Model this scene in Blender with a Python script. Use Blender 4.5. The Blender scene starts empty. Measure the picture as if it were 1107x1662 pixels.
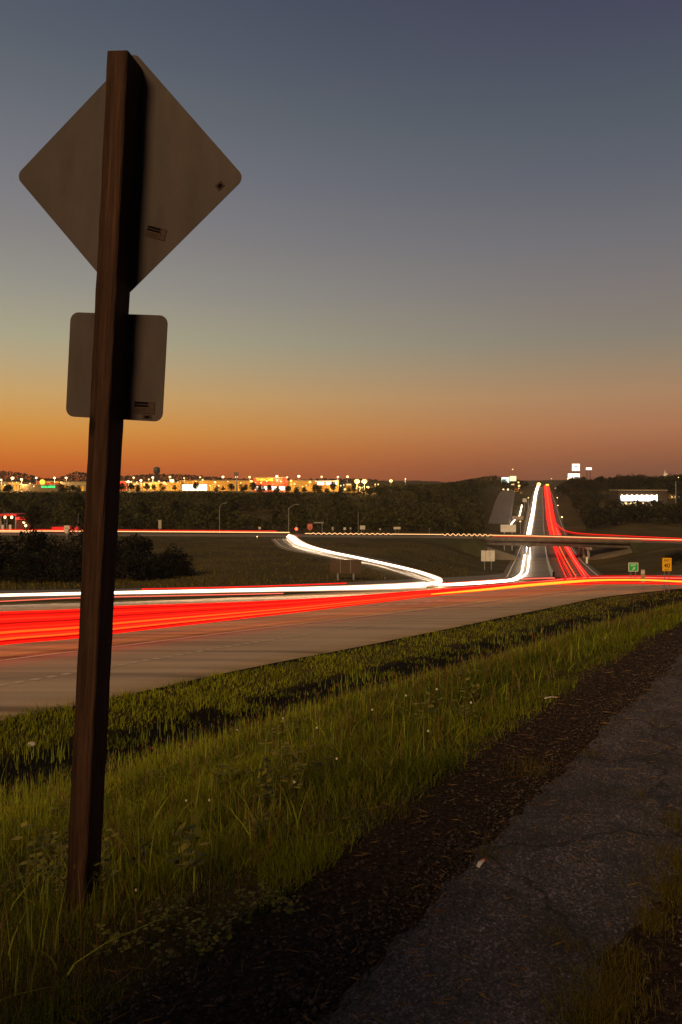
import bpy, math, random
import numpy as np
from mathutils import Vector, Matrix

random.seed(7)
RNG = np.random.default_rng(7)
scene = bpy.context.scene
col = scene.collection
R = math.radians

# ------------------------------------------------------------------ camera
F, CX, YH = 1200.0, 553.5, 785.0          # focal length, centre column and eye level in photo pixels (1107 x 1662)
cam = bpy.data.cameras.new('camera')
cam.sensor_fit = 'VERTICAL'
cam.sensor_height = 36.0
cam.lens = F / 1662.0 * 36.0
cam.shift_y = -(831.0 - YH) / 1662.0
cam.clip_start = 0.05
cam.clip_end = 6000
co = bpy.data.objects.new('camera', cam)
col.objects.link(co)
co.location = (0, 0, 0)
co.rotation_euler = (R(90), 0, 0)
scene.camera = co
scene.view_settings.view_transform = 'Standard'
scene.view_settings.look = 'None'
scene.view_settings.exposure = 0.0
scene.view_settings.gamma = 1.0
scene.cycles.use_denoising = True
scene.cycles.sample_clamp_indirect = 3.0
scene.cycles.max_bounces = 5
scene.cycles.use_light_tree = True


def lin(c):
    return tuple((x / 255 / 12.92) if x / 255 <= 0.04045 else ((x / 255 + 0.055) / 1.055) ** 2.4 for x in c)


# ------------------------------------------------------------------ sky at dusk
W = bpy.data.worlds.new('World')
scene.world = W
W.use_nodes = True
nt = W.node_tree
for n in list(nt.nodes):
    nt.nodes.remove(n)


def N(nt, t, **kw):
    n = nt.nodes.new(t)
    for k, v in kw.items():
        setattr(n, k, v)
    return n


wo = N(nt, 'ShaderNodeOutputWorld')
bg = N(nt, 'ShaderNodeBackground')
tc = N(nt, 'ShaderNodeTexCoord')
sp = N(nt, 'ShaderNodeSeparateXYZ')
nt.links.new(tc.outputs['Generated'], sp.inputs[0])


def ramp(nt, stops):
    r = N(nt, 'ShaderNodeValToRGB')
    r.color_ramp.interpolation = 'B_SPLINE' if False else 'EASE' if False else 'LINEAR'
    e = r.color_ramp.elements
    while len(e) > 1:
        e.remove(e[-1])
    e[0].position = stops[0][0]
    e[0].color = (*stops[0][1], 1)
    for p, c in stops[1:]:
        x = e.new(p)
        x.color = (*c, 1)
    return r


def sky_ramp(rows):
    # rows: photo row -> colour; converted to the sine of elevation
    st = []
    for v, c in rows:
        tn = (YH - v) / F
        st.append((max(0.0, tn / math.sqrt(1 + tn * tn)), lin(c)))
    st.sort(key=lambda a: a[0])
    return ramp(nt, st)


SKY_L = [(-900, (30, 36, 50)), (-200, (56, 62, 76)), (0, (73, 81, 94)), (100, (82, 89, 99)), (200, (95, 99, 106)), (300, (109, 110, 117)),
         (400, (124, 121, 120)), (480, (139, 136, 127)), (560, (158, 152, 126)), (600, (172, 153, 117)), (650, (190, 151, 95)),
         (700, (200, 137, 60)), (730, (200, 118, 45)), (760, (196, 96, 32)), (785, (180, 78, 28))]
SKY_R = [(-900, (28, 29, 42)), (-200, (44, 44, 60)), (0, (60, 61, 80)), (100, (67, 70, 87)), (200, (74, 82, 92)), (300, (86, 90, 100)),
         (400, (102, 102, 107)), (480, (115, 109, 108)), (560, (126, 118, 106)), (600, (140, 121, 100)), (650, (158, 122, 91)),
         (700, (160, 108, 76)), (730, (148, 94, 65)), (760, (128, 80, 58)), (785, (112, 70, 52))]
rl, rr = sky_ramp(SKY_L), sky_ramp(SKY_R)
nt.links.new(sp.outputs['Z'], rl.inputs[0])
nt.links.new(sp.outputs['Z'], rr.inputs[0])
mr = N(nt, 'ShaderNodeMapRange', interpolation_type='SMOOTHSTEP')
mr.inputs['From Min'].default_value = -0.50
mr.inputs['From Max'].default_value = 0.48
nt.links.new(sp.outputs['X'], mr.inputs['Value'])
mx = N(nt, 'ShaderNodeMix', data_type='RGBA')
nt.links.new(mr.outputs[0], mx.inputs[0])
nt.links.new(rl.outputs[0], mx.inputs[6])
nt.links.new(rr.outputs[0], mx.inputs[7])
# the eastern half of the sky, behind the camera, is already night-blue
mb_ = N(nt, 'ShaderNodeMapRange', interpolation_type='SMOOTHSTEP')
mb_.inputs['From Min'].default_value = 0.15
mb_.inputs['From Max'].default_value = -0.7
nt.links.new(sp.outputs['Y'], mb_.inputs['Value'])
mx2 = N(nt, 'ShaderNodeMix', data_type='RGBA')
nt.links.new(mb_.outputs[0], mx2.inputs[0])
nt.links.new(mx.outputs[2], mx2.inputs[6])
mx2.inputs[7].default_value = (*lin((34, 34, 44)), 1)
nt.links.new(mx2.outputs[2], bg.inputs[0])
bg.inputs[1].default_value = 1.17
nt.links.new(bg.outputs[0], wo.inputs[0])

# ------------------------------------------------------------------ one low warm lamp behind the camera, left: unseen street light, sunset is ahead
LAMP_DIR = Vector((0.44, 0.90, 0)).normalized()
LAMP_EL = R(29)
sl = bpy.data.lights.new('back_lamp', 'SUN')
sl.energy = 2.6
sl.angle = R(18)
sl.color = (1.0, 0.65, 0.30)
so = bpy.data.objects.new('back_lamp', sl)
col.objects.link(so)
so.rotation_euler = Vector((LAMP_DIR.x * math.cos(LAMP_EL), LAMP_DIR.y * math.cos(LAMP_EL), -math.sin(LAMP_EL))).to_track_quat('-Z', 'Y').to_euler()


# ================================================================== helpers
def tag(o, label=None, cat=None, group=None, kind=None):
    if label: o['label'] = label
    if cat: o['category'] = cat
    if group: o['group'] = group
    if kind: o['kind'] = kind
    return o


def thing(name, label, cat, loc=(0, 0, 0), rz=0, group=None):
    o = bpy.data.objects.new(name, None)
    o.empty_display_size = 0.3
    col.objects.link(o)
    o.location = loc
    o.rotation_euler = (0, 0, rz)
    return tag(o, label, cat, group)


def mesh_np(name, V, Fc, mat, parent=None, smooth=False, attr=None):
    """V (n,3) array; Fc list of (m,k) int arrays"""
    me = bpy.data.meshes.new(name)
    V = np.asarray(V, dtype=np.float32)
    arrs = [np.asarray(a, dtype=np.int32) for a in Fc if len(a)]
    me.vertices.add(len(V))
    me.vertices.foreach_set('co', V.ravel())
    loops = np.concatenate([a.ravel() for a in arrs])
    tot = np.concatenate([np.full(len(a), a.shape[1], dtype=np.int32) for a in arrs])
    st = np.concatenate([[0], np.cumsum(tot)[:-1]]).astype(np.int32)
    me.loops.add(len(loops))
    me.loops.foreach_set('vertex_index', loops)
    me.polygons.add(len(tot))
    me.polygons.foreach_set('loop_start', st)
    me.polygons.foreach_set('loop_total', tot)
    if smooth:
        me.polygons.foreach_set('use_smooth', np.ones(len(tot), dtype=bool))
    me.update(calc_edges=True)
    if attr is not None:
        for an, av in attr.items():
            a = me.attributes.new(an, 'FLOAT', 'POINT')
            a.data.foreach_set('value', np.asarray(av, dtype=np.float32))
    me.materials.append(mat)
    o = bpy.data.objects.new(name, me)
    col.objects.link(o)
    if parent: o.parent = parent
    return o


class MB:
    def __init__(s):
        s.v, s.f = [], []

    def add(s, vs, fs):
        n = len(s.v)
        s.v += [tuple(v) for v in vs]
        s.f += [tuple(i + n for i in f) for f in fs]
        return s

    def box(s, x0, x1, y0, y1, z0, z1):
        return s.add([(x0, y0, z0), (x1, y0, z0), (x1, y1, z0), (x0, y1, z0), (x0, y0, z1), (x1, y0, z1), (x1, y1, z1), (x0, y1, z1)],
                     [(0, 3, 2, 1), (4, 5, 6, 7), (0, 1, 5, 4), (1, 2, 6, 5), (2, 3, 7, 6), (3, 0, 4, 7)])

    def tube(s, pts, r, n=8, caps=True):
        pts = [Vector(p) for p in pts]
        rs = r if isinstance(r, (list, tuple)) else [r] * len(pts)
        vs, fs = [], []
        for i, p in enumerate(pts):
            d = (pts[min(i + 1, len(pts) - 1)] - pts[max(i - 1, 0)])
            d = d.normalized() if d.length > 1e-9 else Vector((0, 0, 1))
            a = d.cross(Vector((0, 0, 1)))
            if a.length < 0.05: a = d.cross(Vector((0, 1, 0)))
            a.normalize()
            b = d.cross(a)
            for k in range(n):
                t = 2 * math.pi * k / n
                vs.append(p + (a * math.cos(t) + b * math.sin(t)) * rs[i])
        for i in range(len(pts) - 1):
            for k in range(n):
                fs.append((i * n + k, i * n + (k + 1) % n, (i + 1) * n + (k + 1) % n, (i + 1) * n + k))
        if caps:
            fs.append(tuple(range(n))[::-1])
            fs.append(tuple((len(pts) - 1) * n + k for k in range(n)))
        return s.add(vs, fs)

    def ball(s, c, rx, ry=None, rz=None, n=10, m=6):
        ry = ry or rx
        rz = rz or rx
        vs = [(c[0], c[1], c[2] - rz)]
        for i in range(1, m):
            a = math.pi * i / m - math.pi / 2
            for k in range(n):
                t = 2 * math.pi * k / n
                vs.append((c[0] + rx * math.cos(a) * math.cos(t), c[1] + ry * math.cos(a) * math.sin(t), c[2] + rz * math.sin(a)))
        vs.append((c[0], c[1], c[2] + rz))
        fs = [(0, 1 + (k + 1) % n, 1 + k) for k in range(n)]
        for i in range(m - 2):
            for k in range(n):
                a = 1 + i * n + k
                b = 1 + i * n + (k + 1) % n
                fs.append((a, b, b + n, a + n))
        L = len(vs) - 1
        fs += [(L, 1 + (m - 2) * n + k, 1 + (m - 2) * n + (k + 1) % n) for k in range(n)]
        return s.add(vs, fs)

    def prism(s, outline, y0, y1):
        """outline in local x,z; extruded from y0 to y1"""
        n = len(outline)
        vs = [(x, y0, z) for x, z in outline] + [(x, y1, z) for x, z in outline]
        fs = [tuple(range(n)), tuple(range(2 * n - 1, n - 1, -1))]
        fs += [(i, i + n, (i + 1) % n + n, (i + 1) % n) for i in range(n)]
        return s.add(vs, fs)

    def build(s, name, mat, parent=None, smooth=False):
        me = bpy.data.meshes.new(name)
        me.from_pydata([tuple(v) for v in s.v], [], s.f)
        me.materials.append(mat)
        if smooth:
            for p in me.polygons: p.use_smooth = True
        me.update()
        o = bpy.data.objects.new(name, me)
        col.objects.link(o)
        if parent: o.parent = parent
        return o


def copy_tree(o, parent=None, **kw):
    c = o.copy()
    col.objects.link(c)
    if parent: c.parent = parent
    for ch in [x for x in ALLCH.get(o.name, [])]:
        copy_tree(ch, c)
    return c


ALLCH = {}


def reg(root):
    """remember the children of a prototype (children lists are slow to query)"""
    for ch in bpy.data.objects:
        if ch.parent is not None and ch not in ALLCH.get(ch.parent.name, []):
            ALLCH.setdefault(ch.parent.name, []).append(ch)


def text_mesh(name, s, size, mat, parent, loc, rot=(R(90), 0, 0), ext=0.002, sx=1.0):
    cu = bpy.data.curves.new('text', 'FONT')
    cu.body = s
    cu.size = size
    cu.extrude = ext
    cu.align_x = 'CENTER'
    cu.align_y = 'CENTER'
    cu.offset = size * 0.012
    t = bpy.data.objects.new('text', cu)
    col.objects.link(t)
    bpy.context.view_layer.update()
    me = bpy.data.meshes.new_from_object(t)
    bpy.data.objects.remove(t)
    me.materials.clear()
    me.materials.append(mat)
    o = bpy.data.objects.new(name, me)
    col.objects.link(o)
    o.parent = parent
    o.location = loc
    o.rotation_euler = rot
    o.scale = (sx, 1, 1)
    return o


# ------------------------------------------------------------------ materials
def mat(name, c, rough=0.8, metal=0.0, var=0.0, scale=5.0, c2=None, bump=0.0, bscale=None, spec=0.3, detail=4.0, coord='Object', stretch=None):
    m = bpy.data.materials.new(name)
    m.use_nodes = True
    t = m.node_tree
    b = t.nodes['Principled BSDF']
    b.inputs['Roughness'].default_value = rough
    b.inputs['Metallic'].default_value = metal
    b.inputs['Specular IOR Level'].default_value = spec
    b.inputs['Base Color'].default_value = (*c, 1)
    if var or c2 or bump:
        tcn = N(t, 'ShaderNodeTexCoord')
        src = tcn.outputs[coord]
        if stretch:
            mp = N(t, 'ShaderNodeMapping')
            mp.inputs['Scale'].default_value = stretch
            t.links.new(src, mp.inputs[0])
            src = mp.outputs[0]
        nz = N(t, 'ShaderNodeTexNoise')
        nz.inputs['Scale'].default_value = scale
        nz.inputs['Detail'].default_value = detail
        nz.inputs['Roughness'].default_value = 0.65
        t.links.new(src, nz.inputs['Vector'])
        c2 = c2 or tuple(x * (1 - var) for x in c)
        r = ramp(t, [(0.33, c2), (0.67, c)])
        t.links.new(nz.outputs['Fac'], r.inputs[0])
        t.links.new(r.outputs[0], b.inputs['Base Color'])
        if bump:
            n2 = N(t, 'ShaderNodeTexNoise')
            n2.inputs['Scale'].default_value = bscale or scale * 3
            n2.inputs['Detail'].default_value = 5
            t.links.new(src, n2.inputs['Vector'])
            bp = N(t, 'ShaderNodeBump')
            bp.inputs['Strength'].default_value = 1.0
            bp.inputs['Distance'].default_value = bump
            t.links.new(n2.outputs['Fac'], bp.inputs['Height'])
            t.links.new(bp.outputs[0], b.inputs['Normal'])
    return m


def emat(name, c, s):
    m = bpy.data.materials.new(name)
    m.use_nodes = True
    t = m.node_tree
    b = t.nodes['Principled BSDF']
    b.inputs['Base Color'].default_value = (*[min(x, .8) * .5 for x in c], 1)
    b.inputs['Emission Color'].default_value = (*c, 1)
    b.inputs['Emission Strength'].default_value = s
    b.inputs['Roughness'].default_value = 0.5
    return m


def foliage_mat(name, dark, light, trans=0.35):
    """leaf colour per blade/leaf from the 'shade' attribute (each leaf its own green)"""
    m = bpy.data.materials.new(name)
    m.use_nodes = True
    t = m.node_tree
    b = t.nodes['Principled BSDF']
    a = N(t, 'ShaderNodeAttribute', attribute_name='shade')
    r = ramp(t, [(0.0, dark), (1.0, light)])
    oi = N(t, 'ShaderNodeObjectInfo')
    hs = N(t, 'ShaderNodeHueSaturation')
    ma = N(t, 'ShaderNodeMapRange')
    ma.inputs['To Min'].default_value = 0.65
    ma.inputs['To Max'].default_value = 1.3
    t.links.new(oi.outputs['Random'], ma.inputs['Value'])
    t.links.new(ma.outputs[0], hs.inputs['Value'])
    t.links.new(a.outputs['Fac'], r.inputs[0])
    t.links.new(r.outputs[0], hs.inputs['Color'])
    t.links.new(hs.outputs[0], b.inputs['Base Color'])
    b.inputs['Roughness'].default_value = 0.6
    b.inputs['Specular IOR Level'].default_value = 0.2
    tr = N(t, 'ShaderNodeBsdfTranslucent')
    t.links.new(hs.outputs[0], tr.inputs[0])
    ms = N(t, 'ShaderNodeMixShader')
    ms.inputs[0].default_value = trans
    t.links.new(b.outputs[0], ms.inputs[1])
    t.links.new(tr.outputs[0], ms.inputs[2])
    t.links.new(ms.outputs[0], t.nodes['Material Output'].inputs[0])
    return m


M = {}
M['steel'] = mat('galvanised_steel', (.34, .34, .35), .5, .7, .25, 20)
M['darksteel'] = mat('weathered_steel', (.10, .10, .10), .6, .5, .3, 6)
M['greypaint'] = mat('grey_paint', (.22, .21, .2), .6, 0, .2, 4)
M['concrete'] = mat('concrete', (.34, .32, .29), .9, 0, .35, 1.5, bump=.01)
M['bark'] = mat('bark', (.07, .05, .035), .95, 0, .5, 8, bump=.03)
M['leaf'] = foliage_mat('tree_leaves', (.008, .009, .003), (.070, .064, .013))
M['leafdark'] = foliage_mat('bush_leaves', (.006, .007, .004), (.020, .018, .008))
M['white'] = mat('white_paint', (.78, .78, .76), .6, 0, .1, 3)
M['signwhite'] = mat('sign_white', (.62, .58, .52), .5, 0, .25, 2)
M['signback'] = mat('sign_back_aluminium', (.42, .38, .34), .55, .2, .25, 1.0)
M['signgreen'] = mat('sign_green', (.02, .46, .12), .5, 0, .1, 3)
M['signyellow'] = mat('sign_yellow', (.85, .46, .02), .5, 0, .08, 3)
M['black'] = mat('black_paint', (.012, .012, .012), .6)
M['signblack'] = mat('black_lettering', (.02, .015, .01), .6)
M['paintline'] = mat('road_line_paint', (.85, .80, .70), .7, 0, .25, 9)
M['lampwhite'] = emat('lamp_lit_white', (1.0, .72, .36), 3.4)
M['lampwarm'] = emat('lamp_lit_sodium', (1.0, .58, .17), 3.4)
M['lampsmall'] = emat('small_lamp_lit', (1.0, .62, .24), 4)
M['trail_white'] = emat('headlight_glow', (1.0, .80, .60), 8.5)
M['trail_warm'] = emat('headlight_glow_warm', (1.0, .50, .20), 1.8)
M['trail_red'] = emat('tail_light_glow', (1.0, .006, .002), 1.4)
M['trail_mid'] = emat('tail_light_glow_mid', (1.0, .03, .008), 1.0)
M['trail_deep'] = emat('tail_light_glow_deep', (1.0, .004, .002), .36)
M['trail_orange'] = emat('turn_signal_glow', (1.0, .075, .006), 1.9)
M['trail_amber'] = emat('amber_marker_glow', (1.0, .30, .015), 2.2)
M['trail_pink'] = emat('tail_light_glow_pale', (1.0, .16, .10), 1.1)


# ================================================================== terrain
ZY = np.array([-60, 0, 20, 30, 45, 60, 80, 100, 130, 160, 200, 220, 260, 300, 400, 500, 600, 700, 760, 800, 830, 900, 1200, 3000], float)
ZZ = np.array([-4.7, -5.2, -6.5, -7.4, -8.7, -9.9, -11.6, -13.6, -16.4, -18.8, -21.6, -22.6, -23.6, -24.3, -21, -16.5, -11.3, -6.2, -2.8, -1.9, -3, -12, -20, -20], float)
LY = np.array([-60, 0, 20, 60, 80, 100, 110, 140, 200, 235, 250, 300, 380, 460, 500, 700, 900, 1500, 2200, 3000], float)
LZ = np.array([-4.7, -5.2, -6.5, -9.9, -11.6, -13.4, -14.0, -14.7, -15.9, -16.6, -16.6, -16.5, -11, -5.6, -5.0, -4.5, -1.5, 4, 8, 6], float)
RY = np.array([-60, 0, 20, 60, 80, 100, 130, 180, 225, 250, 300, 400, 480, 540, 600, 700, 900, 1500, 3000], float)
RZ = np.array([-4.7, -5.2, -6.5, -9.9, -11.6, -13.4, -15.0, -16.9, -18.8, -19.5, -20, -19.5, -15.2, -14.5, -5, -1, -2, 2, 4], float)
HY = np.array([100, 130, 200, 295, 400, 600, 740, 900], float)
HL = np.array([14, 27, 45, 70, 99, 154, 193, 238], float)
HR = np.array([40, 46, 66, 92, 121, 175, 212, 258], float)


def sm(a, b, x):
    t = np.clip((x - a) / (b - a), 0, 1)
    return t * t * (3 - 2 * t)


def smint(x, xs, ys):
    """interpolation averaged over a few offsets, so kinks are rounded"""
    w = 0.04 * np.abs(x) + 0.5
    return (np.interp(x - w, xs, ys) + 2 * np.interp(x, xs, ys) + np.interp(x + w, xs, ys)) / 4


def hnoise(X, Y, s, seed=0):
    return (np.sin(X / s + 1.3 * seed + 1.7 * np.sin(Y / s * .7 + seed)) + np.sin(Y / s * 1.13 + 2.1 * seed + 1.3 * np.sin(X / s * .6))) / 2


def T(X, Y):
    X = np.asarray(X, float)
    Y = np.asarray(Y, float)
    s = .575 * X + .818 * Y
    t0 = -.818 * X + .575 * Y
    te = np.interp(s, [0, 72, 93, 130, 200], [20, 20, 16.7, 8, -20])
    t = t0 + 20 - te
    spp = np.where(s > 30, s - 8, np.log1p(np.exp(np.clip(s - 8, -30, 25))))
    gp = -1.55 - .078 * spp
    zc = -3.42 - .075 * np.clip(s, -15, 200)
    zd = -6.25 - .073 * np.clip(s, -15, 200)
    ze = smint(.818 * s + 11.5, ZY, ZZ) - .06
    kn = [1.8, 2.9, 8.0, 11.0, 15.3, 17.2, 19.6, 20.0]
    kz = [gp, gp - .32, zc, .52 * zc + .48 * zd - .05, zd, .75 * zd + .25 * ze, ze - .02, ze]
    z = kz[0].copy()
    for i in range(len(kn) - 1):
        f = np.clip((t - kn[i]) / (kn[i + 1] - kn[i]), 0, 1)
        z = np.where(t > kn[i], kz[i] * (1 - f) + kz[i + 1] * f, z)
    z = z + .05 * hnoise(X, Y, 1.1, 1) * sm(2.2, 4, t) * sm(19, 16, t) + .012 * hnoise(X, Y, .23, 2) * sm(1.9, 1.3, t)
    # the rest of the valley
    hz = smint(Y, ZY, ZZ)
    lz = smint(Y, LY, LZ) + 7.5 * np.exp(-((X - 140) / 36) ** 2 - ((Y - 720) / 95) ** 2)
    rz = smint(Y, RY, RZ)
    hl = np.interp(Y, HY, HL)
    hr = np.interp(Y, HY, HR)
    sl_ = sm(0, 1, (hl - 2 - X) / (14 + .05 * np.clip(Y, 0, 700)))
    sr_ = sm(0, 1, (X - hr - 2) / (14 + .05 * np.clip(Y, 0, 700)))
    v = hz * (1 - sl_ - sr_) + lz * sl_ + rz * sr_
    off = np.maximum(sl_, sr_)
    v = v + off * sm(240, 330, Y) * 1.2 * hnoise(X, Y, 31, 3) + off * sm(900, 1500, Y) * 6 * hnoise(X, Y, 240, 5)
    w = sm(20.0, 21.5, t)
    return z * (1 - w) + (v - .06) * w


def hit(u, v, h=0.0, ymin=None, ymax=None):
    """world point where the line of sight through photo pixel (u, v) meets ground + h"""
    ymin = ymin or (26.0 if h > .3 else 1.2)
    ymax = ymax or (815.0 if h > .3 or v > 786 and 860 < u < 900 else 3000)
    a, c = (u - CX) / F, -(v - YH) / F
    Ys = ymin * (ymax / ymin) ** np.linspace(0, 1, 900)
    d = c * Ys - (T(a * Ys, Ys) + h)
    k = np.where(d < 0)[0]
    if len(k) == 0 or k[0] == 0:
        j = int(np.argmin(np.abs(d / Ys)))
        return np.array([a * Ys[j], Ys[j], float(T(a * Ys[j], Ys[j])) + h])
    lo, hi = Ys[k[0] - 1], Ys[k[0]]
    for _ in range(30):
        m = (lo + hi) / 2
        if c * m - (float(T(a * m, m)) + h) < 0: hi = m
        else: lo = m
    return np.array([a * hi, hi, c * hi])


def at(u, v, Y):
    return np.array([(u - CX) / F * Y, Y, -(v - YH) / F * Y])


def gz(x, y): return float(T(x, y))


def terrain():
    rs = [0.0]
    r = .5
    while r < 2250:
        rs.append(r)
        r *= 1.0 + (.016 if r < 900 else .03)
        if r < 6: r += .012
    th = np.radians(np.concatenate([np.linspace(-180, -34, 50, endpoint=False), np.linspace(-34, 34, 420), np.linspace(36.5, 180, 50, endpoint=False)]))
    rs = np.array(rs[1:])
    RR, TH = np.meshgrid(rs, th, indexing='ij')
    X, Y = RR * np.sin(TH), RR * np.cos(TH)
    Z = T(X, Y)
    V = np.stack([X, Y, Z], -1).reshape(-1, 3)
    nr, nc = RR.shape
    i, j = np.meshgrid(np.arange(nr - 1), np.arange(nc), indexing='ij')
    j2 = (j + 1) % nc
    Q = np.stack([i * nc + j, (i + 1) * nc + j, (i + 1) * nc + j2, i * nc + j2], -1).reshape(-1, 4)
    V = np.vstack([V, [[0, 0, gz(0, 0)]]])
    c = len(V) - 1
    k = np.arange(nc)
    Tt = np.stack([k, (k + 1) % nc, np.full(nc, c)], -1)
    m = bpy.data.materials.new('ground_soil_and_grass')
    m.use_nodes = True
    t = m.node_tree
    b = t.nodes['Principled BSDF']
    b.inputs['Roughness'].default_value = .95
    b.inputs['Specular IOR Level'].default_value = .1
    geo = N(t, 'ShaderNodeNewGeometry')
    # cross position over the bank (metres left of the path line)
    dt = N(t, 'ShaderNodeVectorMath', operation='DOT_PRODUCT')
    dt.inputs[1].default_value = (-.818, .575, 0)
    t.links.new(geo.outputs['Position'], dt.inputs[0])
    n1 = N(t, 'ShaderNodeTexNoise')
    n1.inputs['Scale'].default_value = 2.2
    n1.inputs['Detail'].default_value = 6
    t.links.new(geo.outputs['Position'], n1.inputs['Vector'])
    ad = N(t, 'ShaderNodeMath', operation='MULTIPLY_ADD')
    ad.inputs[1].default_value = .5
    t.links.new(n1.outputs['Fac'], ad.inputs[0])
    t.links.new(dt.outputs['Value'], ad.inputs[2])
    mk = N(t, 'ShaderNodeMapRange')
    mk.inputs['From Min'].default_value = 1.95
    mk.inputs['From Max'].default_value = 2.25
    t.links.new(ad.outputs[0], mk.inputs['Value'])
    # soil: dark, with crumbs
    n2 = N(t, 'ShaderNodeTexNoise')
    n2.inputs['Scale'].default_value = 38
    n2.inputs['Detail'].default_value = 8
    n2.inputs['Roughness'].default_value = .7
    t.links.new(geo.outputs['Position'], n2.inputs['Vector'])
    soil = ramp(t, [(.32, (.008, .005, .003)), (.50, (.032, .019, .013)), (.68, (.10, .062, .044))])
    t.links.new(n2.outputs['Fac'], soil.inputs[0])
    # grass ground, two scales
    n3 = N(t, 'ShaderNodeTexNoise')
    n3.inputs['Scale'].default_value = .06
    n3.inputs['Detail'].default_value = 10
    n3.inputs['Roughness'].default_value = .7
    t.links.new(geo.outputs['Position'], n3.inputs['Vector'])
    gr = ramp(t, [(.3, (.026, .020, .007)), (.5, (.060, .046, .014)), (.7, (.115, .082, .028))])
    t.links.new(n3.outputs['Fac'], gr.inputs[0])
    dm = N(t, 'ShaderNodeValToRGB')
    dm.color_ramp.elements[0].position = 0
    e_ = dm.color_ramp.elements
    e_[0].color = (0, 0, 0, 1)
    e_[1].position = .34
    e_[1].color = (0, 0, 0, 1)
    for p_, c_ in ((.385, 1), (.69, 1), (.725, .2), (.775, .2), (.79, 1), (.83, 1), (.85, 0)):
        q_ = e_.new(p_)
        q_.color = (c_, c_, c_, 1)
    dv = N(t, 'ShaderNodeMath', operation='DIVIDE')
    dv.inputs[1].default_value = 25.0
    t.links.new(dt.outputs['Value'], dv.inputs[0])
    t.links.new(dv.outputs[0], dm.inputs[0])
    iv = N(t, 'ShaderNodeMath', operation='SUBTRACT', use_clamp=True)
    t.links.new(mk.outputs[0], iv.inputs[0])
    t.links.new(dm.outputs[0], iv.inputs[1])
    m1 = N(t, 'ShaderNodeMix', data_type='RGBA')
    t.links.new(iv.outputs[0], m1.inputs[0])
    wet = N(t, 'ShaderNodeMix', data_type='RGBA')   # shade of the ditch painted as near-black soil; bare road edge also darkened
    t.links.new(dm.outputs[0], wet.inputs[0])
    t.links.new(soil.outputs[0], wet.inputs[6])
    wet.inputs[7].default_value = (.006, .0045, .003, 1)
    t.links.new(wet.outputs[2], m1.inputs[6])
    t.links.new(gr.outputs[0], m1.inputs[7])
    t.links.new(m1.outputs[2], b.inputs['Base Color'])
    bp = N(t, 'ShaderNodeBump')
    bp.inputs['Distance'].default_value = .03
    t.links.new(n2.outputs['Fac'], bp.inputs['Height'])
    t.links.new(bp.outputs[0], b.inputs['Normal'])
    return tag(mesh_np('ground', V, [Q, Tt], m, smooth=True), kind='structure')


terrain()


# ------------------------------------------------------------------ roads
def resample(pts, n):
    P = np.array(pts, float)
    d = np.concatenate([[0], np.cumsum(np.linalg.norm(np.diff(P, axis=0), axis=1))])
    # centripetal-ish smoothing through Catmull-Rom
    t = np.linspace(0, d[-1], n)
    out = []
    for tt in t:
        i = min(max(int(np.searchsorted(d, tt) - 1), 0), len(P) - 2)
        p0, p1, p2, p3 = P[max(i - 1, 0)], P[i], P[i + 1], P[min(i + 2, len(P) - 1)]
        L = d[i + 1] - d[i]
        f = (tt - d[i]) / L
        m1 = (p2 - p0) / max(d[i + 1] - d[max(i - 1, 0)], 1e-6) * L
        m2 = (p3 - p1) / max(d[min(i + 2, len(P) - 1)] - d[i], 1e-6) * L
        f2, f3 = f * f, f * f * f
        out.append((2 * f3 - 3 * f2 + 1) * p1 + (f3 - 2 * f2 + f) * m1 + (-2 * f3 + 3 * f2) * p2 + (f3 - f2) * m2)
    return np.array(out)


def px(pts, h=0.0):
    return [hit(u, v, h) for u, v in pts]


def strip(name, A, B, m, up=.07, n=90, k=7, kind='structure', parent=None, skirt=.35):
    """surface draped on the ground between two plan curves A and B (lists of world points), with a broken-down edge"""
    a, b = resample(A, n), resample(B, n)
    f = np.linspace(0, 1, k)
    X = a[:, None, 0] * (1 - f) + b[:, None, 0] * f
    Y = a[:, None, 1] * (1 - f) + b[:, None, 1] * f
    Z = T(X, Y) + up
    if skirt:
        X = np.concatenate([X[:, :1], X, X[:, -1:]], 1)
        Y = np.concatenate([Y[:, :1], Y, Y[:, -1:]], 1)
        Z = np.concatenate([Z[:, :1] - skirt, Z, Z[:, -1:] - skirt], 1)
        k += 2
    V = np.stack([X, Y, Z], -1).reshape(-1, 3)
    i, j = np.meshgrid(np.arange(n - 1), np.arange(k - 1), indexing='ij')
    Q = np.stack([i * k + j, i * k + j + 1, (i + 1) * k + j + 1, (i + 1) * k + j], -1).reshape(-1, 4)
    o = mesh_np(name, V, [Q], m, parent)
    if kind: tag(o, kind=kind)
    return o


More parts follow.
